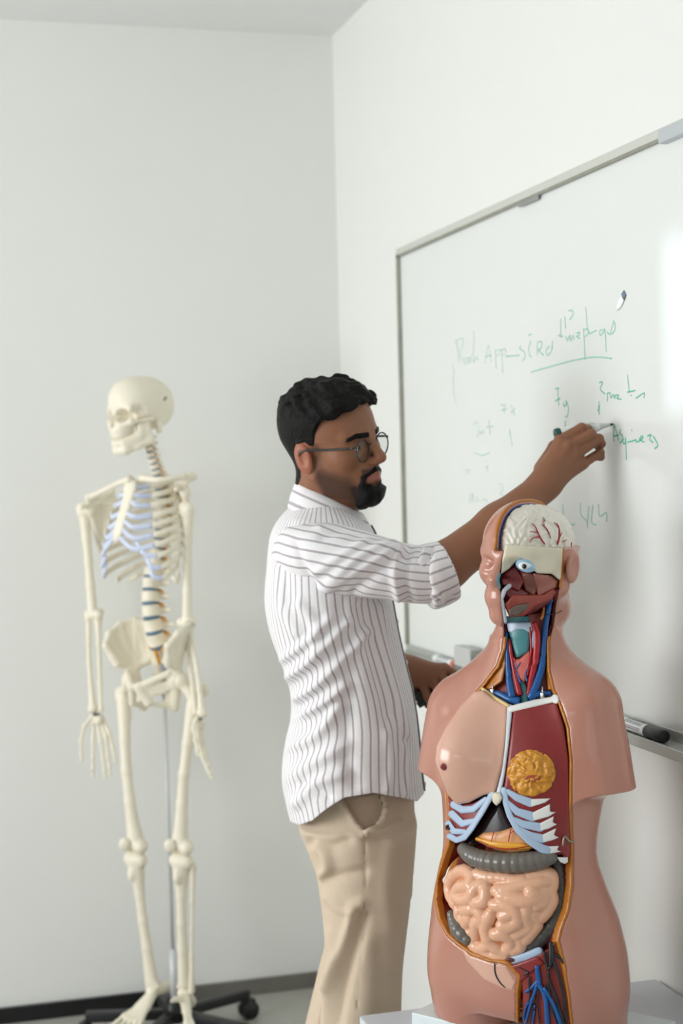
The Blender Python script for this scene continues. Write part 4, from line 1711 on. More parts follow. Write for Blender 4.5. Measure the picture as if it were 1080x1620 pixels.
cp = patch('chest_plate', polyd([(764, 1092), (782, 1106), (803, 1117), (801, 1160), (795, 1210), (783, 1255), (765, 1258), (742, 1270), (722, 1273), (708, 1258), (697, 1232),
                                 (688, 1205), (690, 1180), (705, 1150), (727, 1118), (750, 1094)]), .0015, .04, chest_m, fld=fchest, rnd=.006, pad=.07)


def chest_view(x, y, z):
    dx, dy, dz = x - TORSO_AT[0], y - TORSO_AT[1], z - TORSO_AT[2]
    return fchest(TC * dx - TSN * dy, TSN * dx + TC * dy, dz)


nip = view_loc(hit(chest_view, 702, 1213, 2.36, 2.86, .001))
blob_obj('nipple', [ell(nip, (.0062, .004, .0062)), ell(nip + (-.001, -.004, 0), (.003, .004, .003))], .0008, mat('nipple_red', (140, 58, 62), .35), cp, .002, local=True)
patch('sternum', strokes([[(806, 1119, 5), (801, 1180, 3.6), (795, 1225, 3.8), (788, 1256, 4.5)]]), .0004, .02, mat('sternum_grey', (204, 210, 216), .4, var=.03), rnd=.004)
ribcase = [(812, 1120), (880, 1110), (892, 1150), (899, 1200), (901, 1280), (903, 1352), (896, 1366), (888, 1352), (862, 1353), (837, 1339), (818, 1319), (803, 1291), (795, 1256), (801, 1215), (807, 1165)]
patch('chest_muscle', polyd(ribcase), .0005, .024, muscle, rnd=.005)
patch('collar_bone_rim', strokes([[(808, 1122, 5.5), (845, 1113, 6), (878, 1106, 5)], [(878, 1104, 6), (879, 1108, 6)]]), .002, .02, bone_w, rnd=.005)
patch('plate_edge', strokes([[(763, 1090, 3), (782, 1104, 3), (803, 1116, 3)]]), .002, .018, mat('plate_edge_cream', (216, 190, 132), .35), rnd=.003)


def gland(x, y, z, u, v, D):
    r2 = ((u - 840) / 40) ** 2 + ((v - 1223) / 39) ** 2
    a = np.arctan2(v - 1230, u - 840)
    rr = np.sqrt(r2)
    n = .5 * noise3(x, y, z, 640, 51) + .5 * np.sin(9 * a + 9 * rr + 2.2 * noise3(x, y, z, 300, 5))
    return .007 * np.maximum(1 - r2, 0) + .0022 * np.tanh(2 * n) * sstep(1.0, .9, r2) * sstep(.15, .3, rr)


th_ = np.linspace(0, 2 * math.pi, 28, endpoint=False)
fat_gold = mat('gland_gold', (206, 142, 44), 0.3, var=0.12, vscale=80)
gl_o = patch('breast_gland', polyd([(840 + 39 * math.cos(t), 1223 + 38 * math.sin(t)) for t in th_]), .001, .012, fat_gold, dome=gland, h=.0013, rnd=.004)
patch('nipple', polyd([(842 + 13 * math.cos(t), 1231 + 7.5 * math.sin(t)) for t in th_]), .008, .012, mat('nipple_brick', (158, 70, 44), .35), gl_o, h=.0012)
# costal cartilage (blue) and sawn rib ends (white)
for l in ([(803, 1252, 3), (818, 1262, 5), (839, 1270, 6)], [(801, 1268, 3), (818, 1284, 5), (842, 1292, 6.5)], [(809, 1295, 3), (828, 1304, 5), (854, 1309, 6)],
          [(820, 1311, 3), (839, 1322, 5), (858, 1327, 6)]):
    patch('costal_cartilage', strokes([[(a, b, r + 1.2) for a, b, r in l]]), .0032, .008, cart, h=.0013)
patch('costal_arch', strokes([[(797, 1250, 5), (800, 1270, 5), (806, 1290, 5), (819, 1313, 5.5), (838, 1331, 6), (858, 1343, 7), (866, 1345, 7)]]), .0036, .009, cart, h=.0013)
for pl in ([(839, 1264), (871, 1263), (862, 1270), (839, 1277)], [(841, 1286), (870, 1272), (870, 1284), (879, 1285), (868, 1292), (843, 1299)], [(853, 1303), (876, 1291), (874, 1301), (881, 1304), (868, 1311), (854, 1315)],
           [(857, 1321), (880, 1310), (876, 1321), (884, 1325), (872, 1330), (858, 1333)], [(865, 1339), (884, 1338), (881, 1345), (888, 1347), (870, 1351), (865, 1351)],
           [(880, 1356), (898, 1356), (898, 1364), (893, 1367), (886, 1364)]):
    patch('rib_end', polyd(pl), .0034, .008, bone_w, h=.0012, rnd=.002)
rc = patch('right_rib_wall', polyd([(707, 1256), (722, 1272), (745, 1270), (783, 1256), (777, 1266), (762, 1292), (745, 1320), (733, 1333), (718, 1333), (708, 1326), (706, 1300)]), .000, .022, muscle, rnd=.005)
patch('costal_arch', strokes([[(778, 1256, 5), (762, 1284, 5), (745, 1311, 5), (734, 1325, 5), (722, 1329, 5), (711, 1323, 5)]]), .0036, .009, cart, h=.0013)
for l in ([(768, 1264, 3), (748, 1280, 4.5), (731, 1281, 5), (718, 1273, 5)], [(752, 1298, 3), (731, 1303, 4.5), (715, 1288, 5)], [(735, 1316, 3), (717, 1315, 4), (709, 1303, 4)]):
    patch('costal_cartilage', strokes([[(a, b, r + 1.2) for a, b, r in l]]), .0032, .008, cart, h=.0013)
patch('breastbone_tip', polyd([(777, 1256), (783, 1253), (792, 1255), (795, 1262), (791, 1270), (785, 1275), (779, 1269)]), .007, .012, skullc, rnd=.005)

# --- belly
lv = patch('liver', polyd([(783, 1268), (793, 1266), (802, 1288), (815, 1312), (820, 1326), (790, 1330), (752, 1338), (728, 1342), (740, 1325), (752, 1308), (766, 1288)]), -.016, .034,
           mat('liver_dark', (42, 36, 40), 0.2), rnd=.016)
st = patch('stomach', polyd([(753, 1324), (765, 1316), (790, 1315), (812, 1308), (826, 1318), (842, 1337), (838, 1347), (810, 1350), (785, 1345), (768, 1337)]), -.008, .03,
           mat('stomach_peach', (222, 160, 112), 0.28), rnd=.012)
patch('stomach_fat', strokes([[(754, 1327, 3), (775, 1335, 6), (800, 1339, 7), (825, 1339, 6), (840, 1340, 3)]]), -.005, .02, mat('fat_yellow', (222, 158, 48), 0.28), st, rnd=.006)
vessel('stomach_veins', [[(781, 1316, .9), (777, 1331, .7)], [(808, 1311, .9), (806, 1320, .8), (804, 1332, .7)], [(806, 1319, .7), (815, 1312, .6)], [(756, 1331, .8), (780, 1341, .9), (810, 1343, .8), (838, 1338, .6)]], -.0035, red, st)


def lumps(name, path, r0, o, m, n, amp=.25, par=None, h=.0018, sink=.35):
    """a pouched tube along the surface: path of (px, py, radius px)"""
    s = spline(path, n)
    prims = []
    core = []
    base = np.array([T_hit(a, b, o) for a, b, r in s])
    for _ in range(3):
        base[1:-1] = (base[:-2] + 2 * base[1:-1] + base[2:]) / 4
    for i, (a, b, r) in enumerate(s):
        R = r / SCL
        c = base[i] + np.array((0, R * sink, 0))
        prims.append(ell(c, (R * 1.04, R * 1.04, R * 1.04)))
        core.append((c, R * (1 - amp)))
    v = blob(prims + [cone(core[i][0], core[i + 1][0], core[i][1], core[i + 1][1]) for i in range(len(core) - 1)], h, .0012)
    p, q = v.mesh()
    return mesh_obj(name, p, q, m, par or torso, local=True)


gut_grey = mat('colon_grey', (104, 98, 92), 0.24, var=0.06, vscale=30)
lumps('transverse_colon', [(732, 1345, 11), (742, 1355, 14), (762, 1363, 15), (790, 1366, 15.5), (820, 1367, 15.5), (848, 1363, 14.5), (868, 1357, 11)], 0, -.002, gut_grey, 15)
lumps('descending_colon', [(878, 1362, 10), (885, 1395, 10), (884, 1430, 11), (876, 1458, 12), (858, 1482, 13), (832, 1500, 12)], 0, -.018, mat('colon_dark', (72, 68, 64), 0.3), 16)
lumps('caecum', [(713, 1447, 7), (716, 1459, 10), (725, 1474, 14), (738, 1487, 9)], 0, -.004, gut_grey, 6, .05, None, .0018, .2)

# small intestine: a bed and coils lying on it
gut = mat('intestine_peach', (224, 172, 140), 0.25, var=0.03, vscale=30, coat=0.2)
bed_poly = [(718, 1374), (740, 1368), (790, 1382), (850, 1378), (872, 1380), (876, 1410), (868, 1440), (850, 1465), (835, 1488), (815, 1506), (785, 1516), (752, 1506), (742, 1480), (722, 1452), (709, 1430), (708, 1400)]


def belly_dome(x, y, z, u, v, D):
    return .016 * sstep(2, -45, D)


fbel = lambda x, y, z: fB(x, y, z)
bed = patch('intestine_bed', polyd(bed_poly), -.013, .04, mat('intestine_crease', (206, 138, 84), 0.3), dome=belly_dome, rnd=.016)
coils = [[(722, 1432), (712, 1412), (716, 1388), (734, 1378), (748, 1388), (744, 1402)], [(756, 1384), (772, 1388), (795, 1390), (815, 1394), (832, 1392)],
         [(740, 1402), (728, 1404), (722, 1416), (732, 1424), (745, 1420), (752, 1406), (768, 1398)], [(786, 1410), (805, 1408), (826, 1402), (846, 1398), (866, 1394)],
         [(838, 1388), (855, 1382), (870, 1386), (872, 1402)], [(792, 1418), (815, 1424), (835, 1426), (848, 1420), (838, 1410)], [(868, 1410), (871, 1425), (862, 1442), (850, 1452), (840, 1444)],
         [(857, 1412), (856, 1428), (846, 1432)], [(768, 1408), (766, 1424), (752, 1430)], [(782, 1432), (800, 1434), (812, 1440), (818, 1456), (806, 1466), (792, 1464)],
         [(806, 1446), (796, 1450)], [(832, 1438), (830, 1452), (836, 1464), (824, 1474), (812, 1478)], [(776, 1446), (768, 1466), (772, 1486), (786, 1500), (800, 1504), (808, 1488), (796, 1478), (784, 1478)],
         [(756, 1440), (764, 1452), (754, 1462), (752, 1480)], [(726, 1440), (730, 1456), (744, 1452), (736, 1466), (744, 1476)], [(746, 1486), (752, 1498), (764, 1500), (774, 1494)],
         [(764, 1504), (782, 1511), (800, 1511)], [(820, 1484), (822, 1496), (812, 1502)], [(848, 1462), (836, 1478), (828, 1486)], [(734, 1440), (748, 1438)]]
bed_f = polyd(bed_poly)
cprims = []
for l in coils:
    s = spline(l, 6 * len(l))
    pts = []
    for a, b in s:
        dd_ = float(bed_f(np.array([a]), np.array([b]))[0])
        pts.append(T_hit(a, b, -.013 + .016 * float(sstep(2, -45, np.array(dd_)))) + np.array((0, .0015, 0)))
    pts = np.array(pts)
    for i in range(len(pts) - 1):
        w = 1 + .10 * math.sin(i * 1.9 + l[0][0])
        cprims.append(cone(pts[i], pts[i + 1], .0110 * w, .0110 * w))
v = blob(cprims, .0018, .0012)
p, q = v.mesh()
mesh_obj('small_intestine', p, q, gut, torso, local=True)

# --- groin, bladder, thigh
patch('bladder', strokes([[(778, 1520, 4), (805, 1521, 7), (832, 1514, 7.5), (852, 1505, 7)]]), -.004, .022, cart, rnd=.006)
patch('bladder_opening', polyd([(806 + 8 * math.cos(t), 1519 + 4 * math.sin(t)) for t in th_]), -.002, .008, mat('opening_red', (92, 26, 30), .3), h=.0012)
pub = patch('pubic_plate', polyd([(724, 1491), (745, 1511), (780, 1523), (801, 1527), (817, 1554), (811, 1569), (792, 1564), (764, 1550), (738, 1522)]), .0015, .03, chest_m, rnd=.006)
vessel('plate_seam', [[(782, 1523, 1), (783, 1540, 1.1), (790, 1554, 1), (799, 1563, .6)]], .0022, black_v, pub)
thigh = patch('thigh_muscle', polyd([(818, 1528), (856, 1507), (884, 1491), (893, 1530), (899, 1580), (903, 1625), (826, 1625), (826, 1570)]), -.004, .016, mat('thigh_red', (132, 44, 38), 0.32, var=.12, vscale=50), rnd=.004)
patch('groin_muscle', polyd([(806, 1528), (850, 1512), (862, 1524), (840, 1540), (822, 1556), (812, 1548)]), -.001, .02, muscle, rnd=.005)
vessel('thigh_veins', [[(849, 1527, 3.5), (851, 1545, 4), (853, 1558, 4)], [(852, 1550, 3), (840, 1563, 2.6), (830, 1570, 2)], [(852, 1556, 3.6), (863, 1580, 3.8), (866, 1622, 4)], [(860, 1562, 3), (876, 1590, 3.4), (888, 1622, 4)],
                       [(850, 1556, 3), (842, 1580, 2.4), (836, 1600, 2.2), (830, 1622, 2)], [(842, 1578, 2), (832, 1592, 2), (828, 1612, 2)], [(846, 1590, 1.6), (842, 1622, 1.6)]], -.002, blue, thigh)
vessel('thigh_nerves', [[(871, 1490, 3.5), (872, 1512, 4.5), (870, 1530, 3)], [(872, 1508, 2.5), (884, 1514, 2.5), (891, 1524, 2)], [(873, 1516, 2.5), (884, 1545, 2.4), (892, 1580, 2), (896, 1620, 1.8)],
                        [(870, 1528, 2), (866, 1545, 2), (880, 1580, 2.2), (892, 1622, 2.4)], [(860, 1505, 2.2), (864, 1525, 2), (868, 1545, 1.6)], [(836, 1538, 2.6), (828, 1542, 1.4)], [(836, 1538, 1.4), (820, 1530, 1)],
                        [(836, 1545, 1.5), (838, 1575, 1.6), (836, 1585, 1.2)], [(866, 1545, 1.6), (872, 1590, 1.6), (882, 1622, 1.6)], [(852, 1560, 1.2), (850, 1590, 1.3), (854, 1622, 1.3)],
                        [(846, 1575, 1), (838, 1622, 1.2)], [(862, 1556, 1), (864, 1570, 1)]], -.001, black_v, thigh)

# --- neck
backing = patch('neck_muscle', polyd([(796, 978), (878, 965), (872, 1015), (868, 1060), (876, 1095), (800, 1112), (770, 1090), (790, 1060), (797, 1010)]), -.022, .012, mat('neck_flesh', (176, 84, 74), .35), rnd=.004)
patch('neck_fat', polyd([(795, 1006), (799, 1008), (801, 1050), (795, 1078), (775, 1092), (760, 1091), (784, 1058)]), -.006, .02, ochre, rnd=.005)
patch('neck_fat', polyd([(868, 1016), (872, 1014), (870, 1055), (876, 1092), (866, 1092), (863, 1060)]), -.006, .02, ochre, rnd=.005)
lx_ = patch('larynx', polyd([(800, 984), (841, 984), (839, 1020), (836, 1031), (822, 1040), (816, 1041), (806, 1012)]), -.008, .024, teal, rnd=.008)
patch('larynx_membrane', polyd([(801, 984), (842, 984), (843, 998), (836, 1001), (828, 996), (818, 996), (810, 1002), (803, 999)]), -.0065, .02, mat('membrane_pale_blue', (176, 192, 212), .35, var=.15, vscale=90), lx_, rnd=.004)
patch('hyoid', polyd([(799, 975), (836, 974), (837, 984), (800, 984)]), -.006, .02, mat('hyoid_teal', (52, 112, 118), .35), rnd=.004)
patch('thyroid', polyd([(806, 1030), (814, 1042), (822, 1042), (837, 1028), (842, 1040), (840, 1060), (830, 1080), (815, 1074), (807, 1050)]), -.007, .02, mat('thyroid_pink', (206, 108, 98), .28, var=.1, vscale=60), rnd=.008)
patch('thyroid_cartilage', polyd([(841, 998), (848, 998), (848, 1020), (846, 1030), (840, 1024)]), -.006, .016, cart, rnd=.004)
patch('windpipe', strokes([[(824, 1078, 5), (829, 1092, 6.5), (830, 1110, 7)]]), -.012, .02, teal, rnd=.006)
vessel('neck_veins', [[(801, 1000, 2), (803, 1045, 4), (806, 1080, 6), (810, 1104, 7)], [(868, 960, 4.5), (863, 985, 5), (860, 1020, 5.5), (857, 1055, 6), (848, 1085, 7), (840, 1104, 7)],
                      [(772, 1094, 4), (790, 1098, 5), (806, 1106, 6), (822, 1109, 6)], [(836, 1104, 6), (852, 1098, 5), (872, 1097, 4)], [(824, 1082, 1.6), (816, 1062, 1.4), (812, 1048, 1)], [(817, 1058, 1.3), (823, 1048, 1)],
                      [(834, 1078, 1.6), (831, 1068, 1.2), (834, 1058, 1)], [(872, 948, 3), (866, 966, 4)]], -.007, blue)
vessel('neck_arteries', [[(843, 984, 4.5), (849, 1005, 6), (847, 1045, 6), (840, 1075, 5), (836, 1100, 4)], [(805, 1012, 2.5), (809, 1040, 3), (816, 1075, 4), (822, 1100, 4.5)], [(838, 992, 2), (839, 1010, 1.6), (840, 1030, 2), (836, 1050, 2), (834, 1070, 1.6)],
                         [(812, 1040, 1.5), (818, 1055, 1.2), (822, 1070, 1)]], -.008, red)
patch('nerve_yellow', strokes([[(860, 962, 2), (858, 975, 2.5), (856, 978, 3)]]), -.004, .01, ochre, h=.0013)
steel = mat('pin_steel', (190, 190, 186), .25, metal=.9)
for px, py in ((779, 1094), (858, 1100)):
    c = T_hit(px, py, -.002)
    mb = MB()
    mb.tube([c + (0, 0, -.004), c + (0, 0, .014)], .0012, 8)
    mb.put(boxm(c, (.006, .006, .009), None, .001))
    mb.obj('pin', steel, torso, local=True)
hk = T_hit(893, 1327, .002)
mb = MB()
for l in ([(890, 1338), (891, 1328), (893, 1323), (897, 1327), (901, 1331), (908, 1332)],):
    mb.tube(spline([T_hit(a, b, .004) for a, b in l], 16), .0018, 8)
mb.obj('hook', mat('hook_wire', (150, 146, 120), .3, metal=.7), torso, local=True)
mb = MB()
for l in ([(706, 1308), (709, 1306)], [(706, 1311), (711, 1311)]):
    mb.tube([T_hit(a, b, .004) for a, b in l], .0022, 8)
mb.obj('hook', mat('hook_dark', (50, 46, 46), .3, metal=.7), torso, local=True)
vessel('joint_line', [[(862, 973, .7), (878, 971, .7), (889, 966, .7)]], .0003, black_v, body_t)

# --- head: brain, layered rim, skull, eye, face muscles
bv = Vol((.010, -.10, .792), (.095, .105, .885), .0014)
x, y, z = bv.all()
Fh = fB(x, y, z)
gy = np.sin(330 * (x + .5 * y) + 3.2 * noise3(x, y, z, 130, 61)) * np.sin(250 * (z - .4 * y) + 3.2 * noise3(x, y, z, 120, 62))
bv.d = smax(smax(Fh + .0095 - .0012 * np.tanh(2.2 * gy), .0165 - x, .006), .797 - z, .003).astype(np.float32)
p, q = bv.mesh()
brain = mesh_obj('brain', p, q, mat('brain_white', (222, 216, 204), .35, var=.03, vscale=60), torso, local=True)
vessel('brain_arteries', [[(861, 861, 1.3), (853, 848, 1.2), (847, 834, .9), (841, 828, .6)], [(853, 849, 1), (843, 851, .8), (838, 858, .6)], [(849, 842, .8), (838, 841, .6)],
                          [(881, 862, 1.5), (885, 848, 1.3), (883, 832, 1), (876, 827, .6)], [(885, 850, 1), (889, 842, .7)], [(883, 836, .8), (881, 828, .6)], [(868, 844, 1), (864, 836, .9), (857, 829, .7)],
                          [(861, 833, .7), (859, 822, .5)], [(862, 825, .8), (859, 818, .5)], [(890, 857, .9), (896, 854, .6)], [(903, 866, 1), (904, 858, .7)], [(868, 842, .7), (871, 852, .6)]], -.0085, red, brain)
rv = Vol((-.002, -.11, .800), (.022, .11, .888), .0011)
x, y, z = rv.all()
Fh = fB(x, y, z)
for nm, f0, f1, m, xx in (('scalp_fat', -.0045, .0006, ochre, .0150), ('skull_rim', -.0075, -.0045, mat('rim_pink', (206, 142, 126), .35), .0148), ('dura', -.0125, -.0070, mat('dura_blue', (24, 62, 128), .3), .0156)):
    rv.d = np.maximum(np.maximum(np.maximum(Fh - f1, f0 - Fh), np.maximum(x - xx, .010 - x)), .803 - z).astype(np.float32)
    p, q = rv.mesh()
    mesh_obj(nm, p, q, m, torso, local=True)
del bv, rv, Fh, x, y, z, gy
sk = patch('skull_band', polyd([(799, 861), (891, 868), (889, 916), (884, 918), (872, 908), (850, 907), (842, 902), (838, 893), (826, 884), (816, 888), (805, 900), (792, 909), (794, 886)]), .0008, .02, skullc, rnd=.003, ymax=.05)
ey = patch('eye_socket', polyd([(831 + 16 * math.cos(t), 895 + 10.5 * math.sin(t) + 3.0 * math.cos(t)) for t in th_]), .002, .014, mat('eye_blue', (150, 186, 212), .3), dome=lambda x, y, z, u, v, D: .004 * sstep(0, -9, D), h=.0012)
patch('eyeball', polyd([(830 + 10.5 * math.cos(t), 895 + 6 * math.sin(t) * (1 - .3 * math.cos(t))) for t in th_]), .0068, .008, mat('eyeball_white', (228, 232, 232), .15), ey, h=.001)
patch('pupil', polyd([(829 + 4.2 * math.cos(t), 896 + 4.2 * math.sin(t)) for t in th_]), .0082, .008, mat('pupil_black', (14, 14, 16), .12), ey, h=.001)
patch('cheek_muscle', polyd([(790, 912), (800, 904), (815, 895), (822, 905), (829, 920), (821, 936), (806, 929), (794, 926)]), -.002, .018, mat('flesh_deep_red', (112, 28, 28), .3), rnd=.005)
patch('temple_muscle', polyd([(821, 901), (836, 904), (848, 912), (852, 930), (844, 944), (830, 934), (824, 916)]), -.003, .016, mat('flesh_brown', (118, 66, 56), .35, var=.1), rnd=.006)
patch('jaw_joint', polyd([(842, 906), (872, 910), (884, 919), (880, 930), (862, 938), (850, 944), (846, 925)]), -.002, .016, mat('flesh_pinkish', (160, 98, 86), .36, var=.12), rnd=.006)
patch('mouth_floor', polyd([(796, 930), (815, 925), (834, 935), (842, 945), (868, 925), (884, 932), (880, 948), (862, 960), (838, 972), (806, 976), (798, 960)]), -.006, .016, mat('flesh_dark_red', (104, 30, 30), .32), rnd=.004)  # dark red flesh layer under the tongue muscle
patch('tongue_muscle', polyd([(797, 956), (812, 940), (836, 940), (858, 940), (874, 930), (882, 936), (872, 950), (846, 960), (830, 974), (806, 977)]), -.0025, .014, muscle2, rnd=.006)
patch('salivary_gland', polyd([(804, 965), (815, 957), (838, 954), (832, 966), (818, 974), (806, 974)]), .0002, .008, mat('gland_taupe', (104, 88, 78), .35), rnd=.004, h=.0013)
patch('jaw_bone', strokes([[(806, 926, 4), (797, 934, 4), (793, 948, 3.5), (796, 966, 3.5), (799, 984, 3)]]), -.001, .014, mat('jaw_pale', (188, 190, 202), .35, var=.12, vscale=80), rnd=.004)
patch('nose_cartilage', strokes([[(790, 908, 2.5), (787, 918, 3), (790, 930, 2)]]), .001, .008, mat('cartilage_teal', (92, 140, 152), .35), h=.0013)
patch('ear_fat', strokes([[(891, 870, 2.5), (889, 900, 2.5), (886, 928, 3)]]), .001, .014, ochre, h=.0013)
patch('ear_muscle', strokes([[(887, 872, 1.5), (886, 900, 1.5)]]), .0008, .012, muscle, h=.0012)
patch('neck_strap', strokes([[(881, 935, 4), (878, 965, 4), (873, 1010, 3)]]), -.003, .014, mat('strap_maroon', (104, 34, 36), .35), rnd=.004)

# --- base board
V, Fc = boxm((.0158, .0193, -.012), (.392, .214, .0235), None, .002)
mesh_obj('base', V, Fc, mat('base_pale_blue', (220, 230, 232), .4), torso, False, local=True)
# ------------------------------------------------------------------ teaching skeleton on its stand
KD = 4.37
KA = math.radians(38)
KC, KS = math.cos(KA), math.sin(KA)
KX = P(240, 1000, KD)[0]
skel = thing('skeleton', (KX, KD, 0.10), -KA, 'cream life size teaching skeleton hanging on a thin pole by the back wall', 'skeleton')
bone = mat('bone_cream', (238, 231, 212), 0.45, var=.05, vscale=18, bump=.1, bscale=120)
ckart = mat('rib_cartilage_blue', (208, 217, 240), 0.4)
disc_m = mat('disc_blue', (92, 122, 150), 0.4)
nerve_m = mat('nerve_amber', (214, 150, 40), 0.4)
dark_j = mat('joint_dark', (60, 58, 54), 0.5)


def K(lat, back, py, px=None):
    """a point of the skeleton: lat = metres to its left, back = metres behind its middle, at photo row py"""
    x, y = KX + KC * lat + KS * back, KD - KS * lat + KC * back
    return np.array([x, y, P(540 + F_PX * x / y, py, y)[2]])


def KP(px, py, back):
    """a point of the skeleton seen at that pixel, lying that far behind its middle plane"""
    lo, hi = -.5, .5
    for _ in range(40):
        m = (lo + hi) / 2
        q = K(m, back, py)
        if PX(*q)[0] < px:
            lo = m
        else:
            hi = m
    return K(lo, back, py)


def bone_obj(name, prims, par=None, h=.003, k=.008, cuts=(), kc=.004, m=None):
    return blob_obj(name, prims, h, m or bone, par or skel, k, cuts, kc)


def shaft(a, b, r, ra=None, rb=None, bow=(0, 0, 0)):
    """long bone shaft with flaring ends"""
    a, b, bow = np.asarray(a), np.asarray(b), np.asarray(bow, float)
    m = (a + b) / 2 + bow
    q1, q3 = a * .72 + b * .28 + bow * .7, a * .28 + b * .72 + bow * .7
    ra, rb = ra or r * 1.5, rb or r * 1.5
    return [cone(a, q1, ra, r), cone(q1, m, r, r * .95), cone(m, q3, r * .95, r), cone(q3, b, r, rb)]


# skull: turned a little more to the left than the chest
SA = math.radians(48)
sd = np.array([-math.sin(SA), -math.cos(SA), 0])
sl = np.array([math.cos(SA), -math.sin(SA), 0])
SM = np.stack([sd, sl, np.array([0, 0, 1.0])], 1)
SO = P(222, 657, KD)


def S(p):
    return np.asarray(p, float) @ SM.T + SO


def skull_field(x, y, z):
    ay = np.abs(y)

    def e(c, r):
        return ell(c, r)(x, y, z)
    d = e((-.008, 0, .040), (.094, .071, .070))
    d = smin(d, e((.035, 0, .040), (.055, .060, .058)), .02)
    d = smin(d, e((-.035, 0, .012), (.062, .060, .050)), .02)
    for s in (-1, 1):
        d = smin(d, cone((.078, s * .006, .022), (.066, s * .048, .020), .010, .008)(x, y, z), .012)     # brow
        d = smin(d, cone((.066, s * .048, .018), (.064, s * .049, -.018), .0075, .009)(x, y, z), .008)    # outer rim
        d = smin(d, cone((.066, s * .046, -.020), (.080, s * .022, -.028), .0095, .010)(x, y, z), .010)   # cheek
        d = smin(d, cone((.060, s * .050, -.018), (.000, s * .062, -.012), .0062, .0052)(x, y, z), .006)  # arch
        d = smin(d, cone((-.030, s * .048, -.020), (-.026, s * .050, -.045), .014, .008)(x, y, z), .012)  # mastoid
        d = smin(d, cone((.084, s * .007, .010), (.088, s * .010, -.018), .006, .004)(x, y, z), .004)     # nasal
    d = smin(d, e((.064, 0, -.038), (.034, .034, .030)), .012)          # upper jaw
    d = smin(d, e((.074, 0, -.058), (.020, .024, .010)), .006)          # teeth
    for s in (-1, 1):
        d = smax(d, -ell((.082, s * .030, -.003), (.046, .0205, .0180))(x, y, z), .005)
        d = smax(d, -ell((.048, s * .064, .004), (.024, .017, .022))(x, y, z), .008)     # temple hollow
    d = smax(d, -np.minimum(ell((.092, 0, -.022), (.020, .010, .014))(x, y, z), ell((.094, 0, -.010), (.02, .006, .012))(x, y, z)), .003)
    return d


kv = Vol((-.115, -.085, -.075), (.115, .085, .118), .0022)
kv.d = skull_field(*kv.all()).astype(np.float32)
p, q = kv.mesh()
skull = mesh_obj('skull', S(p), q, bone, skel)
jawp = []
for s in (-1, 1):
    A_, B_, C_, D_, E_ = (.016, s * .050, -.016), (.004, s * .050, -.070), (.034, s * .046, -.030), (.036, s * .040, -.088), (.034, s * .044, -.055)
    jawp += [tri(A_, B_, C_, .006), tri(B_, C_, D_, .006), cone(A_, B_, .006, .009), cone(B_, (.066, s * .020, -.098), .0115, .011), cone(E_, (.070, s * .022, -.076), .009, .011),
             tri(B_, E_, (.066, s * .021, -.088), .007), tri(E_, (.066, s * .021, -.088), (.070, s * .022, -.074), .008)]
jawp += [cone((.066, -.020, -.096), (.066, .020, -.096), .012, .012), ell((.074, 0, -.098), (.012, .018, .012)), ell((.074, 0, -.078), (.018, .023, .012))]
jv = blob(jawp, .0025, .010)
p, q = jv.mesh()
mesh_obj('lower_jaw', S(p), q, bone, skull)
mb = MB()
for s in (-1, 1):
    c = np.array((-.035, s * .0685, .042))
    mb.tube(S([c + (-.006, 0, .006), c + (.0, s * .0005, .0), c + (.004, 0, -.004)]), .0022, 6)
mb.obj('skull_catch', dark_j, skull)

# spine: vertebrae with blue discs and amber nerve roots
sp_rows = [(231, 686, .010, .010), (237, 715, .018, .010), (246, 745, .034, .012), (252, 775, .048, .013), (255, 810, .056, .014), (252, 850, .052, .016), (245, 885, .040, .019), (239, 912, .026, .0205),
           (237, 945, .014, .022), (240, 980, .012, .024), (246, 1008, .022, .0245), (250, 1022, .030, .024)]
dense = spline([(*KP(px, py, bk), r) for px, py, bk, r in sp_rows], 400)
arc = np.concatenate([[0], np.cumsum(np.linalg.norm(np.diff(dense[:, :3], axis=0), axis=1))])
hts = np.array([.016] * 7 + list(np.linspace(.0185, .027, 12)) + list(np.linspace(.034, .040, 5)))
cut_ = np.concatenate([[0], np.cumsum(hts)]) / hts.sum() * arc[-1]
half = np.sort(np.concatenate([cut_, (cut_[1:] + cut_[:-1]) / 2]))
path = np.stack([np.interp(half, arc, dense[:, k]) for k in range(4)], 1)
kb = np.array([KS, KC, 0])        # backwards
kl = np.array([KC, -KS, 0])       # to its left
zu = np.array([0, 0, 1.0])
nv_ = 24
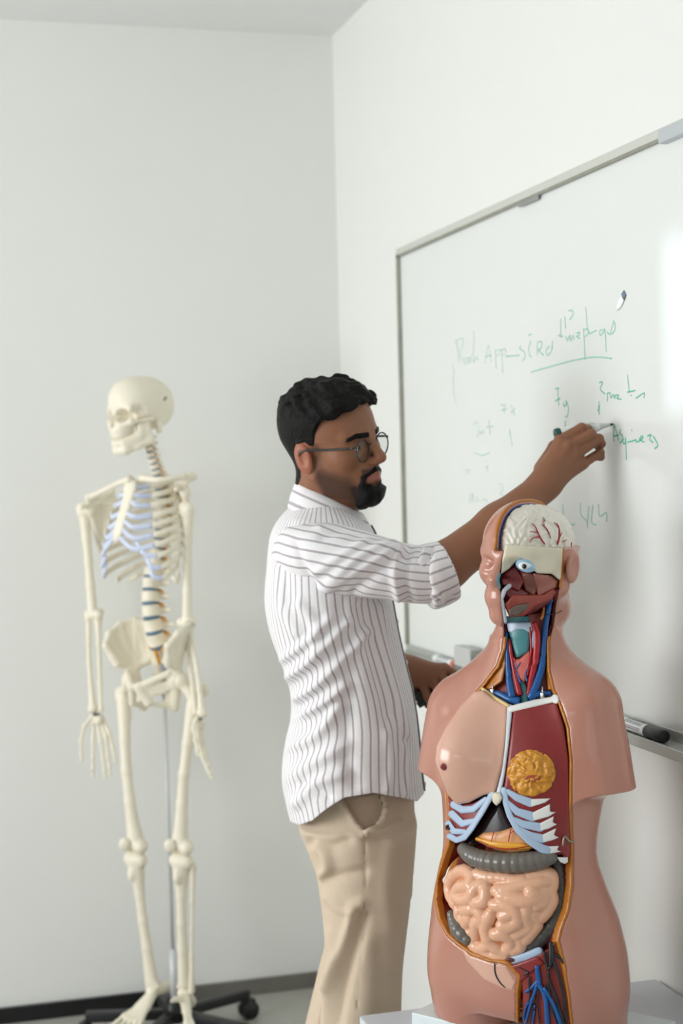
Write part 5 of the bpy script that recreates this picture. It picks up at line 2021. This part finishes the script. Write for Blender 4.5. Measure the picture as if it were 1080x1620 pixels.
for i in range(nv_):
    c, up_ = path[2 * i + 1, :3], path[2 * i + 2, :3] - path[2 * i, :3]
    r = path[2 * i + 1, 3]
    L = np.linalg.norm(up_)
    u = up_ / L
    w = r * 1.05
    prims = [cone(c - u * L * .30, c + u * L * .30, r * .98, r * .98), cone(c - u * L * .36, c - u * L * .30, r * 1.06, r * 1.02), cone(c + u * L * .30, c + u * L * .36, r * 1.02, r * 1.06),
             cone(c + kb * r * 1.5 - kl * r * .6, c + kb * r * 1.5 + kl * r * .6, r * .42, r * .42),
             cone(c + kb * r * 1.5, c + kb * (r * 1.5 + .022 + .010 * (i > 6)) - zu * (.006 + .016 * (6 < i < 18)), r * .40, r * .26)]
    for s in (-1, 1):
        prims.append(cone(c + kb * r * .9 + s * kl * r * .5, c + kb * r * 1.5 + s * kl * r * .8, r * .38, r * .42))
        prims.append(cone(c + kb * r * 1.4 + s * kl * r * .7, c + kb * r * 1.6 + s * kl * (r * .7 + .018 + .008 * (i > 18)), r * .36, r * .22))
    flat = lambda f, cc=c, uu=u, hh=L * .40: f
    vb = blob(prims, .0026, .005)
    # flat ends of the body, so the disc shows between two vertebrae
    x, y, z = vb.all()
    t_ = (x - c[0]) * u[0] + (y - c[1]) * u[1] + (z - c[2]) * u[2]
    bk_ = (x - c[0]) * kb[0] + (y - c[1]) * kb[1]
    vb.d = np.where(bk_ < r * .9, np.maximum(vb.d, np.abs(t_) - L * .40), vb.d).astype(np.float32)
    p, q = vb.mesh()
    vo = mesh_obj('vertebra', p, q, bone, skel)
    e0 = path[2 * i + 2, :3]
    if i < nv_ - 0:
        mb = MB()
        mb.tube([e0 - u * L * .10, e0 + u * L * .10], r * 1.0, 20)
        mb.obj('disc', disc_m, vo)
        nb = MB()
        for s in (-1, 1):
            a0 = e0 + kb * r * .9 + s * kl * r * .45
            nb.tube([a0, a0 + s * kl * r * .7 + kb * .003 - zu * .004, a0 + s * kl * (r * .8 + .006) - zu * .010], [r * .20, r * .24, r * .10], 8)
        nb.obj('nerve_root', nerve_m, vo)

# breastbone
st_pts = spline([KP(207, 762, -.075), KP(203, 785, -.090), KP(194, 815, -.105), KP(186, 843, -.113), KP(181, 858, -.112)], 20)
mb = MB()
mb.tube(st_pts, np.interp(np.linspace(0, 1, 20), [0, .12, .28, .5, .75, .9, 1], [.020, .026, .018, .0165, .017, .012, .004]), 14, (1, .38), up=kb)
mb.obj('sternum', bone, skel)


# ribs: twelve pairs; each runs from its vertebra round the side and down to the front, blue cartilage after
def rib_points(i, s):
    """i = 0..11; s = -1 its right, 1 its left"""
    v = path[2 * (7 + i) + 1, :3]
    w = np.interp(i, [0, 1, 3, 6, 8, 10, 11], [.055, .082, .108, .126, .128, .116, .098])
    fr_ = np.interp(i, [0, 2, 5, 7, 9, 10, 11], [.098, .138, .166, .170, .150, .085, .035])
    drop = np.interp(i, [0, 3, 6, 9, 10, 11], [.022, .040, .052, .080, .085, .060])
    end = np.interp(i, [0, 4, 6, 9, 10, 11], [140, 138, 132, 116, 96, 70])
    pts = []
    cx0 = v + kb * .012
    for a in np.linspace(6, end, 26):
        t = math.radians(a)
        back = .030 * math.sin(min(1, a / 40) * math.pi) * .6
        lat = w * math.sin(t) ** .8
        fwd = fr_ * .5 * (1 - math.cos(t)) - back
        z_ = -drop * (a / 140) ** 1.2 + .006 * math.sin(min(1, a / 50) * math.pi)
        pts.append(cx0 + s * kl * lat - kb * fwd + zu * z_)
    return np.array(pts)


rib_tip = {}
for s in (-1, 1):
    for i in range(12):
        pts = rib_points(i, s)
        n = len(pts)
        mb = MB()
        mb.tube(pts, np.interp(np.linspace(0, 1, n), [0, .1, .5, 1], [.0060, .0070, .0082, .0080]), 10, (.42, 1.0), up=(0, 0, 1))
        ro = mb.obj('rib', bone, skel)
        tipp, dir_ = pts[-1], pts[-1] - pts[-3]
        rib_tip[(s, i)] = tipp
        if i < 10:
            if i < 7:
                tgt = st_pts[int(np.interp(i, [0, 6], [2, 16]))] + s * kl * .011
                mid = (tipp + tgt) / 2 - kb * .012 - zu * np.interp(i, [0, 3, 6], [0, .006, .02])
                cp_ = spline([tipp - dir_ * .2, mid, tgt], 14)
            else:
                j = i - 1
                up1 = rib_tip[(s, j)]
                tgt = (up1 * .55 + st_pts[16] * .45) - kb * .004
                if i > 7:
                    tgt = up1 * .75 + st_pts[17] * .25 - zu * .012
                mid = (tipp + tgt) / 2 - kb * .008 - zu * .012
                cp_ = spline([tipp - dir_ * .2, mid, tgt], 14)
            mc = MB()
            mc.tube(cp_, np.linspace(.0080, .0070, 14), 10, (.5, 1.0), up=(0, 0, 1))
            mc.obj('costal_cartilage', ckart, ro)

# collar bones and shoulder blades
mb = MB()
for s, pts in ((-1, [KP(207, 758, -.078), KP(186, 765, -.075), KP(165, 776, -.045), KP(143, 786, .0)]), (1, [KP(224, 756, -.080), KP(248, 759, -.085), KP(270, 757, -.06), KP(292, 754, -.02)])):
    mb = MB()
    mb.tube(spline(pts, 18), np.interp(np.linspace(0, 1, 18), [0, .15, .5, .85, 1], [.0135, .0105, .0085, .0100, .0120]), 12, (1, .85))
    mb.obj('clavicle', bone, skel)
for s, ac, gl, inf, sup, med in ((-1, KP(141, 787, .005), KP(143, 806, .020), KP(160, 872, .085), KP(178, 776, .07), KP(185, 800, .085)),
                                 (1, KP(297, 754, -.01), KP(293, 778, .020), KP(296, 850, .085), KP(268, 757, .07), KP(262, 782, .085))):
    prims = [tri(sup, gl, inf, .0035), tri(sup, med, inf, .0035), cone(sup, inf, .005, .006), cone(gl, inf, .010, .007), cone(sup, gl, .005, .009), cone(med, ac + kb * .02, .006, .010), cone(ac + kb * .02, ac, .0115, .013),
             ell(gl, (.016, .015, .020)), cone((sup + gl) / 2, gl - kb * .035 + zu * .008, .007, .008), tri(med, (sup + gl) / 2, ac + kb * .02, .003)]
    bone_obj('scapula', prims, h=.0032, k=.008)

# arms
for s, hd_, el, wr in ((-1, KP(133, 806, .03), KP(147, 972, .02), KP(152, 1122, -.02)), (1, KP(297, 806, .03), KP(296, 985, .03), KP(314, 1128, -.005))):
    pr = shaft(hd_, el, .0125, .019, .015) + [ell(hd_ + kl * -s * .008, (.024, .024, .024)), ell(hd_ + kl * s * .008 - kb * .004, (.014, .014, .019)),
                                              cone(el - kl * .022, el + kl * .022, .011, .011), ell(el + kl * .024 * -s, (.011, .011, .012)), ell(el, (.016, .014, .014))]
    bone_obj('humerus', pr)
    e2 = el - zu * .014
    u0, r0 = e2 - kl * s * .012 + kb * .008, e2 + kl * s * .013 - kb * .006
    u1, r1 = wr + kl * s * .016 * -1 + kb * .004, wr + kl * s * .013
    bone_obj('ulna', shaft(u0, u1, .0062, .011, .006) + [cone(u0 + kb * .012 + zu * .020, u0, .010, .012), ell(u1, (.007, .007, .009))])
    bone_obj('radius', shaft(r0, r1, .0070, .009, .012, kl * s * .006) + [ell(r0 + zu * .004, (.0115, .0115, .008)), ell(r1, (.015, .011, .011))])
    mb = MB()
    mb.tube([wr - zu * .013, wr - zu * .019], .010, 10)
    mb.obj('wrist_joint', dark_j, skel)
# hands: wrist bones, palm bones and finger bones
def hand(wr, rays, thumb):
    pr = []
    for i in range(8):
        ang_ = 2.4 * i
        pr.append(ell(wr + kl * .012 * math.cos(ang_) - zu * (.026 + .010 * (i % 2)) + kb * .005 * math.sin(ang_), (.0095, .008, .009)))
    base = wr - zu * .036
    for pts in rays + [thumb]:
        pts = [np.asarray(a) for a in pts]
        for a, b, r in zip(pts[:-1], pts[1:], (.0052, .0046, .0042, .0038)):
            d_ = b - a
            pr += [cone(a + d_ * .06, a + d_ * .5, r * 1.35, r * .8), cone(a + d_ * .5, a + d_ * .94, r * .8, r * 1.3)]
    return bone_obj('hand', pr, h=.0024, k=.003)


wrR = KP(152, 1122, -.02)
hand(wrR, [[KP(148, 1134, -.02), KP(147, 1172, -.03), KP(147, 1200, -.035), KP(147, 1216, -.035), KP(147, 1228, -.03)],
           [KP(153, 1135, -.015), KP(159, 1172, -.02), KP(163, 1203, -.02), KP(165, 1220, -.02), KP(166, 1232, -.02)],
           [KP(157, 1134, -.01), KP(168, 1168, -.01), KP(171, 1198, -.01), KP(173, 1214, -.01), KP(174, 1226, -.01)],
           [KP(160, 1132, -.005), KP(173, 1160, .0), KP(179, 1184, .0), KP(181, 1196, .0), KP(182, 1206, .0)]],
     [KP(146, 1132, -.03), KP(133, 1150, -.045), KP(128, 1172, -.05), KP(129, 1198, -.05), KP(129, 1204, -.05)])
wrL = KP(314, 1128, -.005)
hand(wrL, [[KP(312, 1140, -.01), KP(313, 1176, -.035), KP(321, 1200, -.045), KP(327, 1214, -.045), KP(332, 1226, -.045)],
           [KP(314, 1140, .0), KP(315, 1178, -.015), KP(323, 1204, -.02), KP(329, 1218, -.02), KP(335, 1231, -.02)],
           [KP(316, 1140, .01), KP(318, 1176, .0), KP(325, 1200, .0), KP(330, 1213, .0), KP(335, 1224, .0)],
           [KP(318, 1140, .02), KP(320, 1172, .015), KP(325, 1192, .015), KP(328, 1204, .015), KP(332, 1213, .015)]],
     [KP(311, 1136, -.02), KP(306, 1152, -.04), KP(309, 1172, -.06), KP(312, 1188, -.065), KP(314, 1196, -.065)])

# pelvis: two wings, a ring and the sacrum
def wing(s):
    hipc = K(s * .088, .005, 1074)
    crest = [K(s * a, b, py) for a, b, py in ((.042, .075, 1005), (.075, .070, 988), (.110, .045, 981), (.132, .005, 988), (.135, -.035, 1003), (.122, -.062, 1022))]
    pr = [cone(crest[i], crest[i + 1], .0075, .0075) for i in range(5)]
    low = [K(s * .045, .060, 1030), K(s * .066, .045, 1046), K(s * .083, .018, 1055), K(s * .090, .0, 1058), K(s * .098, -.025, 1052), K(s * .110, -.048, 1040)]
    for i in range(5):            # the blade of the wing
        pr += [tri(crest[i], crest[i + 1], low[i], .0048), tri(crest[i + 1], low[i], low[i + 1], .0052)]
    pr += [cone(low[i], low[i + 1], .008, .009) for i in range(5)]
    pub = K(s * .012, -.072, 1087)
    isch = K(s * .062, .020, 1118)
    pr += [ell(hipc, (.027, .027, .027)), cone(K(s * .080, -.022, 1066), pub, .010, .0095), cone(hipc + zu * -.01, isch, .016, .013), cone(isch, K(s * .030, -.052, 1112), .010, .0075),
           cone(K(s * .030, -.052, 1112), pub, .0075, .0095), cone(K(s * .122, -.062, 1022), K(s * .100, -.042, 1050), .0075, .012)]
    pr += [tri(pub, isch, hipc - zu * .01, .0045), tri(pub, K(s * .030, -.052, 1112), hipc - zu * .012, .004), tri(pub, K(s * .015, -.066, 1100), K(s * .030, -.052, 1112), .008)]
    return pr


for s in (-1, 1):
    cutc = K(s * .112, .0, 1078)
    bone_obj('hip_bone', wing(s), h=.0032, k=.010, cuts=[ell(cutc, (.020, .020, .020)), ell(K(s * .040, -.020, 1104), (.018, .03, .014))], kc=.005)
sac = [KP(250, 1024, .035), KP(252, 1045, .060), KP(252, 1066, .078), KP(251, 1085, .074), KP(250, 1098, .060)]
pr = [cone(a, b, r0, r1) for a, b, r0, r1 in zip(sac[:-1], sac[1:], (.020, .017, .012, .008), (.017, .012, .008, .005))]
for s in (-1, 1):
    pr += [cone(sac[0] + s * kl * .012, sac[0] + s * kl * .040 + kb * .012 - zu * .01, .016, .013), cone(sac[1], sac[1] + s * kl * .030, .014, .010), cone(sac[2], sac[2] + s * kl * .016, .010, .007)]
so_ = bone_obj('sacrum', pr, k=.012)
nb = MB()
for px, py, px2, py2 in ((236, 1022, 246, 1030), (246, 1030, 250, 1042), (258, 1024, 266, 1034), (266, 1034, 272, 1044), (250, 1042, 252, 1050)):
    nb.tube([KP(px, py, .005), KP(px2, py2, .02)], [.006, .0045], 8)
nb.obj('nerve_root', nerve_m, so_)

# legs
for s, hip, tro, kn, ank in ((-1, K(-.100, .005, 1076), KP(190, 1098, .02), KP(214, 1338, .0), KP(241, 1552, .02)), (1, K(.100, .005, 1076), KP(322, 1092, .03), KP(286, 1340, .0), KP(291, 1556, .03))):
    sh0 = tro * .75 + K(s * .088, .01, 1110) * .25 if s < 0 else KP(306, 1110, .02)
    pr = [ell(hip, (.023, .023, .023)), cone(hip, sh0 + zu * .01, .014, .016), ell(tro, (.016, .017, .021))]
    pr += shaft(sh0 - zu * .012, kn + zu * .018, .0155, .021, .022, -kb * .012)
    pr += [ell(kn + kl * .022, (.021, .026, .020)), ell(kn - kl * .022, (.021, .026, .020)), cone(kn + zu * .045, kn + zu * .01, .016, .026), ell(sh0 - zu * .055 - s * kl * .012, (.012, .012, .018))]
    bone_obj('femur', pr, h=.0035)
    bone_obj('patella', [ell(kn - kb * .036 + zu * .010 - kl * .006, (.017, .010, .019))])
    kt = kn - zu * .040
    fib0 = kt + s * kl * .030 + kb * .014 - zu * .012
    fib1 = ank + s * kl * .022 + kb * .006 - zu * .020
    bone_obj('tibia', shaft(kt, ank, .0138, .027, .017, -kb * .004) + [cone(kt - kl * .020, kt + kl * .020, .020, .020), ell(kt - kb * .018 - zu * .040, (.012, .012, .020)), cone(ank, ank - s * kl * .018 - zu * .014, .014, .009)], h=.0035)
    bone_obj('fibula', shaft(fib0, fib1, .0058, .009, .010) + [ell(fib0, (.011, .011, .013))], h=.003)


def foot(ank, heel, toes):
    pr = [ell(ank - zu * .028, (.020, .022, .017)), cone(ank - zu * .030, heel, .016, .019)]
    mids = []
    for i, t in enumerate(toes):
        t = np.asarray(t)
        a = ank - zu * .036
        root = a + (t - a) * .36 - zu * .004
        root2 = a + (t - a) * .70 - zu * .0
        pr += [cone(a, root, .014, .010), cone(root, (root + root2) / 2, .0085, .0060), cone((root + root2) / 2, root2, .0060, .0082), cone(root2, root2 + (t - root2) * .55, .0072, .0048),
               cone(root2 + (t - root2) * .55, t, .0058, .0050)]
    return bone_obj('foot', pr, h=.003, k=.004)


foot(KP(241, 1552, .02), KP(266, 1562, .075), [KP(176, 1624, -.14), KP(182, 1632, -.15), KP(192, 1636, -.15), KP(204, 1637, -.14), KP(216, 1634, -.12)])
foot(KP(291, 1556, .03), KP(300, 1585, .085), [KP(272, 1584, -.075), KP(296, 1640, -.15), KP(300, 1644, -.15), KP(305, 1646, -.145), KP(308, 1640, -.13)])

# stand: star base on castors, thick sleeve, thin pole up to the spine
PB = KP(277, 1640, .06)
sx, sy_2 = PB[0], PB[1]
stand = thing('skeleton_stand', (sx, sy_2, 0), -KA, 'black five legged rolling stand with a thin grey pole under the skeleton', 'stand')
blackp = mat('stand_black', (24, 25, 28), .4)
greyp = mat('stand_pole_grey', (206, 209, 212), .35, metal=.1)
mb = MB()
ptop = KP(258, 1045, .055)
zt_ = ptop[2]
mb.tube([(sx, sy_2, .10), (sx, sy_2, .26)], .0105, 14)
pole = mb.obj('pole', greyp, stand)
mb = MB()
mb.tube([(sx, sy_2, .25), (sx * .1 + ptop[0] * .9, sy_2 * .1 + ptop[1] * .9, zt_ * .9 + .025)], .0052, 12)
mb.obj('thin_pole', mat('stand_pole_thin', (196, 199, 200), .4, metal=.1), pole)
mb = MB()
mb.tube([(sx * .12 + ptop[0] * .88, sy_2 * .12 + ptop[1] * .88, zt_ * .88 + .03), tuple(ptop)], .0075, 12)
mb.obj('top_pole', mat('stand_pole_dark', (150, 153, 158), .4, metal=.2), pole)
mb = MB()
mb.tube([(sx, sy_2, .055), (sx, sy_2, .085), (sx, sy_2, .115), (sx, sy_2, .12)], [.034, .034, .022, .016], 20)
mb.obj('hub', blackp, stand)
for k in range(5):
    a = math.radians(38 + 72 * k)
    e = np.array((sx + .255 * math.cos(a), sy_2 + .255 * math.sin(a), .068))
    mb = MB()
    MM = np.array(Matrix.Rotation(a, 3, 'Z'))
    mb.put(boxm(((sx + e[0]) / 2, (sy_2 + e[1]) / 2, .074), (.25, .034, .028), MM, .005))
    lg = mb.obj('leg', blackp, stand)
    mb = MB()
    for o_ in (-.012, .012):
        tn_ = np.array((-math.sin(a), math.cos(a), 0))
        c_ = np.array((e[0], e[1], .026)) + tn_ * o_
        mb.tube([c_ - tn_ * .007, c_ + tn_ * .007], .0258, 20)
    mb.tube([(e[0], e[1], .03), (e[0], e[1], .065)], .006, 8)
    mb.put(boxm((e[0], e[1], .050), (.036, .030, .016), MM, .005))
    mb.obj('caster', blackp, lg)
